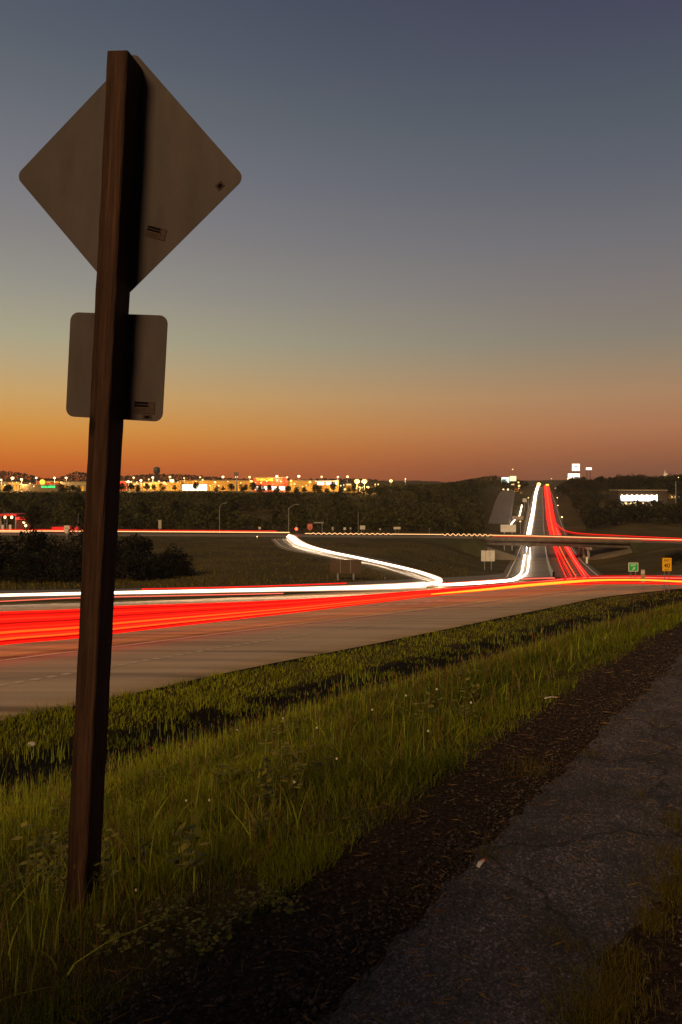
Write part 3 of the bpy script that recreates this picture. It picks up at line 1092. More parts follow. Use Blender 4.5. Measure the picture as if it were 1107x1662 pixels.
# hills either side of the highway; no crown rises above the skyline of the photo
HT = {}
for p_, h_ in ((T_A, 9), (T_B, 11), (T_C, 7), (T_D, 10), (T_E, 8)): HT[p_.name] = h_
SKU0 = [600, 700, 730, 760, 800, 830, 862, 900, 915, 930, 945, 960, 980, 1000, 1020, 1050, 1075, 1107, 1200]
SKV0 = [788, 788, 785, 779, 772, 773, 784, 790, 783, 777, 774, 775, 773, 773, 768, 769, 772, 768, 770]


def hill_tree(p, u, Y, label, group, smax=1.4, force=False):
    x = xw(u, Y)
    room = -(np.interp(u, SKU0, SKV0) + random.uniform(-1.0, 1.5) - YH) / F * Y - gz(x, Y)
    sc = room / HT[p.name] / 1.02
    if not force: sc = min(sc, smax)
    if sc < .35: return
    plant(p, x, Y, min(sc, 2.2), label, group)


for i in range(50):
    u = random.uniform(610, 856)
    Y = random.uniform(440, 740)
    x = xw(u, Y)
    if x > float(np.interp(Y, HY, HL)) - 10 or (786 < u < 842 and Y < 640): continue
    hill_tree((T_A, T_B, T_C, T_E)[i % 4], u, Y, 'tree on the dark wooded hill left of the highway', 'trees on the hill left of the highway', random.uniform(.8, 1.2))
for i, u in enumerate([735, 744, 752, 760, 768, 776, 784, 793, 801, 840, 847, 854]):
    hill_tree((T_A, T_C, T_E)[i % 3], u, 725, 'tree on the skyline of the hill left of the highway', 'skyline trees left of the highway', force=True)
for i in range(80):
    u = random.uniform(905, 1150)
    Y = random.uniform(345, 590)
    x = xw(u, Y)
    if x < float(np.interp(Y, HY, HR)) + 9: continue
    if 975 < u < 1100 and 430 < Y < 580: continue
    if 960 < u < 1125 and 330 < Y < 450 : continue
    hill_tree((T_A, T_B, T_C, T_E, T_D)[i % 5], u, Y, 'tree on the dark wooded hill right of the highway', 'trees on the hill right of the highway', random.uniform(.75, 1.2))
for i, u in enumerate([906, 913, 920, 927, 934, 941, 948, 955, 962, 969, 976, 983, 990, 997, 1004, 1011, 1018, 1025, 1032, 1039, 1046, 1053, 1060, 1067, 1074, 1082, 1090, 1098, 1106, 1114]):
    hill_tree((T_B, T_A, T_C)[i % 3], u, 600 + (i * 13 % 17), 'tree on the skyline of the hill right of the highway', 'skyline trees right of the highway', force=True)
for u, Y, sc in [(985, 500, .75), (997, 505, .7)]:
    plant(T_C, xw(u, Y), Y, sc, 'small green tree lit by the white storefront, %s of the pair left of it' % ('left' if u < 990 else 'right'), None)
plant(T_E, xw(953, 470), 470, .8, 'pale lit tree between the highway and the white storefront', None)
for i, u in enumerate([1035, 1048, 1010, 1078, 1092, 1102]):
    plant(T_C, xw(u, 395), 395, .55, 'low dark tree on the lawn below the white storefront', 'low trees below the white storefront')
for u, Y in [(1090, 150), (1104, 156), (1116, 148)]:
    plant(B_A, xw(u, Y), Y, .42, 'dark bush behind the yellow speed sign', 'bushes behind the yellow sign')


# woods that cannot be told apart, tree from tree, covering the slopes
SKU = [0, 580, 610, 640, 700, 730, 760, 800, 830, 862, 900, 915, 930, 945, 960, 980, 1000, 1020, 1050, 1075, 1107, 1200]
SKV = [801, 801, 790, 788, 788, 785, 779, 772, 773, 784, 790, 783, 777, 774, 775, 773, 773, 768, 769, 772, 768, 770]


def slope_woods(name, label, n, test, leaf, hmin, hmax, urange, Yr, seed, lamp=0):
    rg = np.random.default_rng(seed)
    X, Y, Zt = [], [], []
    u = rg.uniform(urange[0], urange[1], n * 4)
    Yy = rg.uniform(Yr[0], Yr[1], n * 4)
    Xx = (u - CX) / F * Yy
    ok = test(u, Xx, Yy)
    Xx, Yy = Xx[ok][:n], Yy[ok][:n]
    # crowns: a field of rounded domes of differing height
    cell = 7.0
    ix, iy = np.floor(Xx / cell), np.floor(Yy / cell)
    best = np.zeros(len(Xx))
    tint = np.zeros(len(Xx))
    for dx in (-1, 0, 1):
        for dy in (-1, 0, 1):
            a, b = ix + dx, iy + dy
            h1 = np.modf(np.abs(np.sin(a * 12.9898 + b * 78.233) * 43758.5453))[0]
            h2 = np.modf(np.abs(np.sin(a * 39.3467 + b * 11.135) * 24634.6345))[0]
            h3 = np.modf(np.abs(np.sin(a * 73.156 + b * 52.235) * 14375.964))[0]
            cx, cy = (a + h1) * cell, (b + h2) * cell
            rad_ = cell * (.5 + .45 * h3)
            d = np.sqrt((Xx - cx) ** 2 + (Yy - cy) ** 2) / rad_
            hh = (hmin + (hmax - hmin) * h1) * np.sqrt(np.clip(1 - d * d, 0, 1))
            tint = np.where(hh > best, h2, tint)
            best = np.maximum(best, hh)
    lim = -(np.where(Xx / Yy * F + CX > 880, 0, 0) + np.interp((Xx / Yy) * F + CX, SKU, SKV) - YH) / F * Yy - T(Xx, Yy)
    best = np.minimum(best, lim + rg.normal(0, .35, len(best)))
    keep = best > .25
    Xx, Yy, best, tint = Xx[keep], Yy[keep], best[keep], tint[keep]
    m = len(Xx)
    Z = T(Xx, Yy) + best * (1 - .75 * rg.random(m) ** 2.2) + rg.normal(0, .25, m)
    P = np.stack([Xx, Yy, Z], -1)
    a = rg.normal(size=(m, 3))
    a /= np.linalg.norm(a, axis=1)[:, None]
    b = np.cross(a, rg.normal(size=(m, 3)))
    b /= np.linalg.norm(b, axis=1)[:, None]
    sz = leaf * rg.uniform(.5, 1.4, m)[:, None]
    V = np.stack([P - a * sz, P + b * sz * .6, P + a * sz, P - b * sz * .6], 1).reshape(-1, 3)
    o = mesh_np(name, V, [np.arange(4 * m).reshape(-1, 4)], M['leaf'], attr={'shade': np.repeat(np.clip(tint * .7 + rg.uniform(0, .35, m), 0, 1), 4)})
    tag(o, label, 'woods', kind='stuff')


def t_left(u, X, Y):
    hl = np.interp(Y, HY, HL)
    clear = (hnoise(X, Y, 26, 7) > .35) & (u > 330)
    return (X < hl - 10) & ~((u > 786) & (u < 842) & (Y < 640)) & ~clear & ~((Y > 455) & (u < 600)) & ~((u < 64) & (Y < 300)) & ~((u < 140) & (Y < 262))


def t_right(u, X, Y):
    hr = np.interp(Y, HY, HR)
    lawn = (u > 972) & (u < 1096) & (Y > 420) & (Y < 545)
    return (X > hr + 9) & ~lawn & (hnoise(X, Y, 22, 2) < .75)


slope_woods('hillside_woods', 'dense mixed woods covering the dark slope left of the highway', 90000, t_left, .55, 3.0, 8.5, (-80, 870), (250, 770), 41)
slope_woods('hillside_woods', 'dense dark woods covering the hill right of the highway', 60000, t_right, .6, 4.0, 10.0, (890, 1190), (345, 690), 42)


# far wooded ridges: one mass
def ridge():
    rg = np.random.default_rng(5)
    Pl, S = [], []
    for Y0, us, vs in [(1500, [-80, 0, 20, 45, 60, 75, 95, 112, 120, 132, 150, 200, 250, 290, 330, 380, 470, 530, 560, 600, 640, 700, 760, 860, 1180],
                        [768, 765, 766, 770, 775, 777, 776, 770, 766, 767, 772, 773, 770, 770, 773, 777, 780, 777, 777, 778, 783, 784, 782, 784, 782])]:
        n = 26000
        u = rg.uniform(-80, 1180, n)
        vt = np.interp(u, us, vs) + 1.2 * np.sin(u * .9) * np.sin(u * .37)
        v = vt + rg.uniform(0, 1, n) ** 1.3 * 16
        Y = Y0 + rg.uniform(-60, 60, n)
        Pl.append(np.stack([(u - CX) / F * Y, Y, -(v - YH) / F * Y], -1))
    P = np.concatenate(Pl)
    n = len(P)
    a = rg.normal(size=(n, 3))
    a /= np.linalg.norm(a, axis=1)[:, None]
    b = np.cross(a, rg.normal(size=(n, 3)))
    b /= np.linalg.norm(b, axis=1)[:, None]
    s = 1.6 * rg.uniform(.5, 1.3, n)[:, None]
    V = np.stack([P - a * s, P + b * s * .8, P + a * s, P - b * s * .8], 1).reshape(-1, 3)
    o = mesh_np('distant_woods', V, [np.arange(4 * n).reshape(-1, 4)], M['leaf'], attr={'shade': np.repeat(rg.uniform(0, .5, n), 4)})
    tag(o, 'long dark belt of far-off woods along the horizon', 'woods', kind='stuff')


ridge()


# ================================================================== grass on the bank
M['grass'] = foliage_mat('grass_blades', (.028, .046, .004), (.29, .30, .012), trans=.4)
M['field_grass'] = foliage_mat('field_grass_blades', (.045, .035, .006), (.15, .12, .02))
M['grass_tall'] = foliage_mat('tall_grass_blades', (.06, .085, .006), (.30, .33, .03), trans=.4)
M['grass_dry'] = foliage_mat('dry_grass_stalks', (.10, .045, .02), (.28, .17, .06), trans=.3)


def blades(name, X, Y, H, Wd, m, label, nseg=3, lean=.35, shade=None, rg=RNG, heads=False, Z=None):
    n = len(X)
    Z = T(X, Y) if Z is None else Z
    az = rg.uniform(0, 2 * np.pi, n)
    fx, fy = np.cos(az), np.sin(az)
    la = rg.uniform(0, 2 * np.pi, n)
    ln = np.abs(rg.normal(0, lean, n)) * H
    lx, ly = np.cos(la) * ln, np.sin(la) * ln
    ts = np.linspace(0, 1, nseg + 1)
    rows = []
    for i, t in enumerate(ts):
        w = Wd * (1 - t ** 1.6) * .5
        cx = X + lx * t ** 1.8
        cy = Y + ly * t ** 1.8
        cz = Z - .02 + H * (t - .12 * (ln / np.maximum(H, 1e-3)) * t * t)
        if i < nseg:
            rows.append(np.stack([cx - fx * w, cy - fy * w, cz], -1))
            rows.append(np.stack([cx + fx * w, cy + fy * w, cz], -1))
        else:
            rows.append(np.stack([cx, cy, cz], -1))
    V = np.stack(rows, 1)
    k = V.shape[1]
    base = (np.arange(n) * k)[:, None]
    Qs = []
    for i in range(nseg - 1):
        Qs.append(base + np.array([[2 * i, 2 * i + 1, 2 * i + 3, 2 * i + 2]]))
    Q = np.concatenate(Qs)
    Tr = base + np.array([[2 * nseg - 2, 2 * nseg - 1, 2 * nseg]])
    if shade is None: shade = rg.uniform(0, 1, n)
    o = mesh_np(name, V.reshape(-1, 3), [Q, Tr], m, attr={'shade': np.repeat(shade, k)})
    return o


def scatter(n, t0, t1, ymin, ymax, um=60, near_pow=1.0):
    """random points of the bank seen by the camera (plus a margin), evenly per picture area"""
    out = []
    tot = 0
    while tot < n:
        m = n * 3
        u = RNG.uniform(-um, 1107 + um, m)
        k = RNG.random(m)
        Y = ymin * (ymax / ymin) ** k
        X = (u - CX) / F * Y
        t = -.818 * X + .575 * Y
        s = .575 * X + .818 * Y
        te = np.interp(s, [0, 72, 93, 130, 200], [20, 20, 16.7, 8, -20])
        ok = (t > t0) & (t < np.where(t1 > 15, t1 + te - 20, t1))
        out.append(np.stack([X[ok], Y[ok]], -1))
        tot += ok.sum()
    P = np.concatenate(out)[:n]
    return P[:, 0], P[:, 1]


def patch(X, Y, s, seed):
    return .5 + .5 * hnoise(X, Y, s, seed)


def grass():
    rg = RNG
    X, Y = scatter(290000, 1.75, 20.0, 1.6, 110)
    t = -.818 * X + .575 * Y
    s_ = .575 * X + .818 * Y
    te = np.interp(s_, [0, 72, 93, 130, 200], [20, 20, 16.7, 8, -20])
    t = t + 20 - te
    edge = patch(X, Y, .35, 4)
    keep = t > 1.72 + .55 * edge * rg.random(len(X))
    keep &= t < 19.75 + .2 * patch(X, Y, .5, 12)
    # the ditch is mostly bare and weedy, with separate clumps
    cl = patch(X, Y, .42, 8) * .55 + patch(X, Y, 1.3, 9) * .45
    d0 = sm(8.3, 9.1, t) * sm(18.3, 17.6, t + .6 * patch(X, Y, .8, 3))
    keep &= ~((cl < .66 * d0) & (rg.random(len(X)) < .96))
    X, Y, t = X[keep], Y[keep], t[keep]
    tuft = patch(X, Y, .21, 5) * .45 + patch(X, Y, .7, 6) * .35 + patch(X, Y, 2.1, 13) * .2
    H = (.04 + .22 * tuft ** 1.6) * rg.uniform(.35, 1.4, len(X)) * np.interp(t, [1.7, 2.6, 5, 7.6, 8.5, 10, 16, 18.5, 20.2], [.5, .9, .95, 1.05, 1.0, 1.0, 1.2, 1.7, 1.2])
    u = X / Y * F + CX
    H *= np.where((Y < 3.15) & (u < 420), .48, 1.0)
    Wd = np.clip(.00115 * Y, .0032, .03) * np.exp(rg.normal(0, .35, len(X)))
    sh = np.clip(.05 + .5 * patch(X, Y, .5, 7) * patch(X, Y, 1.7, 17) * 1.6 + rg.uniform(-.2, .4, len(X)) + .45 * sm(16.5, 18.0, t) + .38 * sm(5.0, 8, t) * sm(9.5, 8.5, t), 0, 1)  # highway light on crest and verge is added into the blade colour
    o = blades('grass', X, Y, H, Wd, M['grass'], '', 3, .55, sh)
    tag(o, 'green grass covering the roadside bank between the path and the highway', 'grass', kind='stuff')
    # tall stalks with seed tips on the crest and in the ditch
    X, Y = scatter(13000, 2.4, 19.5, 2.2, 90)
    t = -.818 * X + .575 * Y
    k = rg.random(len(X)) < np.interp(t, [2.4, 6, 9, 13, 17, 19.5], [.12, .4, .9, 1, 1, .6]) * (patch(X, Y, .6, 11) ** 1.5) * 1.4
    X, Y, t = X[k], Y[k], t[k]
    H = rg.uniform(.16, .42, len(X))
    o = blades('tall_grass', X, Y, H, np.clip(.0011 * Y, .004, .022), M['grass_tall'], '', 3, .13, rg.uniform(.3, 1, len(X)))
    tag(o, 'taller upright grass stalks standing above the bank and in the ditch', 'grass', kind='stuff')
    # small clumps of fresh stalks standing in the ditch bed
    Xc, Yc = scatter(170, 9.5, 17.2, 8, 60)
    nn = 16
    r_ = .10 + .004 * Yc
    Xq = (Xc[:, None] + rg.normal(0, 1, (len(Xc), nn)) * r_[:, None]).ravel()
    Yq = (Yc[:, None] + rg.normal(0, 1, (len(Xc), nn)) * r_[:, None]).ravel()
    o = blades('ditch_grass', Xq, Yq, rg.uniform(.2, .62, len(Xq)), np.clip(.0013 * Yq, .006, .03), M['grass_tall'], '', 3, .15, rg.uniform(.35, 1, len(Xq)))
    tag(o, 'separate bright clumps of upright grass in the dark ditch', 'grass', kind='stuff')
    # seed tips of the tall stalks
    k = (rg.random(len(X)) < .35) & (Y < 30)
    Xs, Ys, Hs = X[k], Y[k], H[k]
    n = len(Xs)
    r = np.clip(.0009 * Ys, .0030, .012)
    O = np.array([(1, 0, 0), (0, 1, 0), (-1, 0, 0), (0, -1, 0), (0, 0, 5.5), (0, 0, -5.5)], float)
    V = O[None] * r[:, None, None] + np.stack([Xs + rg.normal(0, .01, n), Ys, T(Xs, Ys) + Hs * .97], -1)[:, None, :]
    tf = np.array([(0, 1, 4), (1, 2, 4), (2, 3, 4), (3, 0, 4), (1, 0, 5), (2, 1, 5), (3, 2, 5), (0, 3, 5)])
    Fc = (np.arange(n) * 6)[:, None, None] + tf[None]
    o = mesh_np('seed_tips', V.reshape(-1, 3), [Fc.reshape(-1, 3)], M['grass_dry'], attr={'shade': np.repeat(rg.random(n), 6)})
    tag(o, 'narrow seed tips topping the tall stalks of the bank', 'grass', kind='stuff')
    # broad leaning blades, near the camera
    X, Y = scatter(1800, 2.1, 8.0, 1.9, 9)
    k = (Y > 3.3) | (rg.random(len(X)) < .2)
    X, Y = X[k], Y[k]
    o = blades('broad_grass', X, Y, rg.uniform(.10, .28, len(X)), rg.uniform(.005, .010, len(X)), M['grass_tall'], '', 4, .75, rg.uniform(0, 1, len(X)))
    tag(o, 'broad leaning grass blades on the near part of the bank', 'grass', kind='stuff')
    X, Y = scatter(4500, 2.0, 9.0, 1.9, 60)
    H = rg.uniform(.10, .32, len(X))
    o = blades('dry_grass', X, Y, H, np.clip(.0010 * Y, .0028, .014), M['grass_dry'], '', 3, .5, rg.uniform(0, 1, len(X)))
    tag(o, 'dry tan stalks scattered through the green roadside grass', 'dry grass', kind='stuff')
    # verge beyond the near carriageway (far median and field tufts)
    n = 26000
    u = RNG.uniform(-60, 760, n)
    Yv = 60 * (200 / 60) ** RNG.random(n)
    Xv = (u - CX) / F * Yv
    Zv = T(Xv, Yv)
    v = YH - Zv / Yv * F
    wn = np.interp(u, [a for a, b in WF_PX], [b for a, b in WF_PX])
    ok = (v < wn - .5) & (v > 872)
    rs = resample(SAw, 60)
    for q in rs:
        ok &= ((Xv - q[0]) ** 2 + (Yv - q[1]) ** 2) > 9
    for q in resample(SBw, 60):
        ok &= ((Xv - q[0]) ** 2 + (Yv - q[1]) ** 2) > 9
    Xv, Yv = Xv[ok], Yv[ok]
    o = blades('field_grass', Xv, Yv, RNG.uniform(.15, .45, len(Xv)), RNG.uniform(.06, .16, len(Xv)), M['field_grass'], '', 2, .4)
    tag(o, 'rough grass of the field inside the ramp beyond the highway', 'grass', kind='stuff')


grass()


# ------------------------------------------------------------------ worn asphalt path at the right
def path():
    ss = np.concatenate([np.linspace(-4, 12, 700, endpoint=False), np.linspace(12, 60, 200)])
    k = 26
    V = []
    rg = np.random.default_rng(3)
    jl = np.interp(ss, np.linspace(-4, 60, 150), rg.normal(0, .014, 150)) + np.interp(ss, np.linspace(-4, 60, 900), rg.normal(0, .016, 900))
    jr = np.interp(ss, np.linspace(-4, 60, 160), rg.normal(0, .03, 160)) + np.interp(ss, np.linspace(-4, 60, 900), rg.normal(0, .02, 900))
    for i, s in enumerate(ss):
        ta = .64 + jr[i] - .02 * max(0, s - 3)
        if s > 3.2: ta -= (s - 3.2) * .35
        tb = 1.31 + jl[i] + .012 * max(0, s - 3)
        ta = max(ta, -3.5)
        for j in range(k):
            f = j / (k - 1)
            t = ta * (1 - f) + tb * f
            x, y = .575 * s - .818 * t, .818 * s + .575 * t
            e = .022 * (1 - abs(2 * f - 1) ** 14)
            V.append((x, y, e))
    V = np.array(V)
    V[:, 2] += T(V[:, 0], V[:, 1]) - .004
    i, j = np.meshgrid(np.arange(len(ss) - 1), np.arange(k - 1), indexing='ij')
    Q = np.stack([i * k + j, i * k + j + 1, (i + 1) * k + j + 1, (i + 1) * k + j], -1).reshape(-1, 4)
    m = bpy.data.materials.new('worn_path_asphalt')
    m.use_nodes = True
    t = m.node_tree
    b = t.nodes['Principled BSDF']
    b.inputs['Roughness'].default_value = .8
    geo = N(t, 'ShaderNodeNewGeometry')
    vo = N(t, 'ShaderNodeTexVoronoi')
    vo.inputs['Scale'].default_value = 115
    t.links.new(geo.outputs['Position'], vo.inputs['Vector'])
    n1 = N(t, 'ShaderNodeTexNoise')
    n1.inputs['Scale'].default_value = 2.6
    n1.inputs['Detail'].default_value = 8
    n1.inputs['Roughness'].default_value = .7
    t.links.new(geo.outputs['Position'], n1.inputs['Vector'])
    n2 = N(t, 'ShaderNodeTexNoise')
    n2.inputs['Scale'].default_value = 60
    n2.inputs['Detail'].default_value = 6
    t.links.new(geo.outputs['Position'], n2.inputs['Vector'])
    r1 = ramp(t, [(.34, (.022, .018, .021)), (.5, (.062, .053, .062)), (.66, (.105, .090, .104))])
    t.links.new(n1.outputs['Fac'], r1.inputs[0])
    r2 = ramp(t, [(0, (.22, .22, .22)), (.45, (.8, .78, .78)), (.72, (1.6, 1.5, 1.45)), (.85, (3.4, 3.0, 2.9))])
    t.links.new(vo.outputs['Color'], r2.inputs[0])
    mu = N(t, 'ShaderNodeMix', data_type='RGBA', blend_type='MULTIPLY')
    mu.inputs[0].default_value = .9
    t.links.new(r1.outputs[0], mu.inputs[6])
    t.links.new(r2.outputs[0], mu.inputs[7])
    # cracks
    v2 = N(t, 'ShaderNodeTexVoronoi', feature='DISTANCE_TO_EDGE')
    v2.inputs['Scale'].default_value = .9
    wp = N(t, 'ShaderNodeVectorMath', operation='MULTIPLY_ADD')
    n3 = N(t, 'ShaderNodeTexNoise')
    n3.inputs['Scale'].default_value = 5
    n3.inputs['Detail'].default_value = 4
    t.links.new(geo.outputs['Position'], n3.inputs['Vector'])
    t.links.new(n3.outputs['Color'], wp.inputs[0])
    wp.inputs[1].default_value = (.35, .35, .35)
    t.links.new(geo.outputs['Position'], wp.inputs[2])
    t.links.new(wp.outputs[0], v2.inputs['Vector'])
    rc = ramp(t, [(0, (.2, .19, .18)), (.006, (.35, .33, .32)), (.014, (1, 1, 1))])
    t.links.new(v2.outputs['Distance'], rc.inputs[0])
    m2 = N(t, 'ShaderNodeMix', data_type='RGBA', blend_type='MULTIPLY')
    m2.inputs[0].default_value = 1
    t.links.new(mu.outputs[2], m2.inputs[6])
    t.links.new(rc.outputs[0], m2.inputs[7])
    t.links.new(m2.outputs[2], b.inputs['Base Color'])
    bp = N(t, 'ShaderNodeBump')
    bp.inputs['Distance'].default_value = .012
    t.links.new(vo.outputs['Distance'], bp.inputs['Height'])
    bp2 = N(t, 'ShaderNodeBump')
    bp2.inputs['Distance'].default_value = .02
    t.links.new(n2.outputs['Fac'], bp2.inputs['Height'])
    t.links.new(bp.outputs[0], bp2.inputs['Normal'])
    t.links.new(bp2.outputs[0], b.inputs['Normal'])
    tag(mesh_np('path', V, [Q], m, smooth=True), kind='structure')


path()


def st2xy(s, t): return .575 * s - .818 * t, .818 * s + .575 * t


# gravel and crumbs on the dirt strip and the path, straw, right-hand tufts
def debris():
    rg = np.random.default_rng(9)

    def stones(name, n, s0, s1, t0, t1, smin, smax, m, lift, label, cat):
        s = s0 + (s1 - s0) * rg.random(n) ** 1.6
        t = rg.uniform(t0, t1, n)
        x, y = st2xy(s, t)
        z = T(x, y) + lift
        r = rg.uniform(0, 1, n) ** 3 * (smax - smin) + smin
        O = np.array([(1, 0, 0), (0, 1, 0), (-1, 0, 0), (0, -1, 0), (0, 0, 1), (0, 0, -.6)], float)
        V = O[None] * rg.uniform(.55, 1.2, (n, 6, 1)) * r[:, None, None]
        V[:, :, 2] *= .6
        a = rg.uniform(0, 6.28, n)
        c, si = np.cos(a)[:, None], np.sin(a)[:, None]
        vx = V[:, :, 0] * c - V[:, :, 1] * si
        vy = V[:, :, 0] * si + V[:, :, 1] * c
        V = np.stack([vx + x[:, None], vy + y[:, None], V[:, :, 2] + z[:, None]], -1)
        tf = np.array([(0, 1, 4), (1, 2, 4), (2, 3, 4), (3, 0, 4), (1, 0, 5), (2, 1, 5), (3, 2, 5), (0, 3, 5)])
        Fc = (np.arange(n) * 6)[:, None, None] + tf[None]
        o = mesh_np(name, V.reshape(-1, 3), [Fc.reshape(-1, 3)], m, attr={'shade': np.repeat(rg.random(n), 6)})
        tag(o, label, cat, kind='stuff')
    mg = foliage_mat('gravel', (.014, .010, .008), (.13, .092, .074), trans=0)
    stones('gravel', 16000, 1.0, 16, 1.2, 1.95, .0025, .014, mg, .002, 'dark crumbly gravel of the dirt strip beside the path', 'gravel')
    stones('grit', 9000, 1.0, 14, -.3, 1.35, .0015, .006, mg, .02, 'fine grit lying on the worn path', 'grit')
    stones('path_crumbs', 9000, 1.0, 12, 1.19, 1.46, .003, .012, mg, .014, 'broken crumbs of asphalt along the left edge of the path', 'gravel')
    stones('gravel_shoulder', 7000, 1.0, 5, -.9, .66, .003, .013, mg, .002, 'loose dark gravel right of the path in the near corner', 'gravel')
    # straw
    n = 2200
    s = 1.2 + 9 * rg.random(n) ** 1.5
    t = rg.uniform(.7, 2.0, n)
    x, y = st2xy(s, t)
    z = T(x, y) + .024
    L = rg.uniform(.015, .09, n)
    a = rg.uniform(0, 6.28, n)
    dx, dy = np.cos(a) * L / 2, np.sin(a) * L / 2
    w = rg.uniform(.0008, .0018, n)
    V = np.stack([np.stack([x - dx, y - dy, z], -1), np.stack([x - dy / L * w * 2, y + dx / L * w * 2, z + .004], -1), np.stack([x + dx, y + dy, z + rg.uniform(0, .012, n)], -1), np.stack([x + dy / L * w * 2, y - dx / L * w * 2, z + .001], -1)], 1)
    o = mesh_np('straw', V.reshape(-1, 3), [np.arange(4 * n).reshape(-1, 4)], M['grass_dry'], attr={'shade': np.repeat(rg.random(n), 4)})
    tag(o, 'bits of dead straw strewn over the dirt strip and path edge', 'straw', kind='stuff')
    # tufts right of the path and in its cracks
    P = []
    for (u, v, r, c) in [(1100, 1400, .10, 800), (1085, 1450, .12, 900), (1060, 1500, .07, 350), (1015, 1560, .08, 300), (985, 1610, .12, 1000), (960, 1650, .13, 1100), (940, 1662, .1, 400), (1107, 1350, .09, 500),
                         (900, 1530, .05, 120), (930, 1545, .04, 80), (1040, 1300, .05, 120), (790, 1395, .05, 120), (960, 1230, .06, 120), (640, 1320, .1, 200), (860, 1250, .12, 260), (1060, 1180, .07, 100), (1090, 1330, .05, 90)]:
        p = hit(u, v)
        P.append(np.stack([rg.normal(p[0], r * .55, c), rg.normal(p[1], r * .55, c)], -1))
    P = np.concatenate(P)
    o = blades('path_tufts', P[:, 0], P[:, 1], rg.uniform(.02, .075, len(P)), np.full(len(P), .0028), foliage_mat('path_tuft_blades', (.07, .06, .008), (.30, .23, .03)), '', 2, .6, rg.uniform(.1, .8, len(P)), rg, Z=T(P[:, 0], P[:, 1]) + .012)
    tag(o, 'low tufts of grass along the right side of the path and in its cracks', 'grass', kind='stuff')


debris()


# litter: white wrapper scraps on the dirt strip
def litter():
    m = mat('litter_paper', (.75, .70, .66), .7, 0, .1, 30)
    mo = mat('litter_tip', (.7, .2, .06), .7)
    for u, v, L, a, lb in [(780, 1412, .055, 1.0, 'small white and orange scrap of paper at the path edge'), (893, 1138, .09, .2, 'pale strip of litter lying far up the path edge')]:
        p = hit(u, v)
        t = thing('litter', lb, 'litter', (p[0], p[1], p[2] + .022), a)
        MB().add([(-L / 2, -.006, 0), (L / 2, -.007, .003), (L / 2, .008, .005), (-L / 2, .007, .002), (0, -.009, .008), (0, .010, .009)], [(0, 4, 5, 3), (4, 1, 2, 5)]).build('scrap', m, t)
        MB().box(L / 2 - .001, L / 2 + .012, -.006, .006, .001, .006).build('tip', mo, t)
    for u, v, r, lb in [(52, 1212, .09, 'pale rounded stone lying in the ditch by the left edge')]:
        p = hit(u, v)
        o = MB().ball((0, 0, 0), r * 1.4, r, r * .8, 12, 8).build('stone', mat('pale_stone', (.42, .38, .34), .9, 0, .3, 12), smooth=True)
        o.location = (p[0], p[1], p[2] + r * .7)
        tag(o, lb, 'stone')


litter()


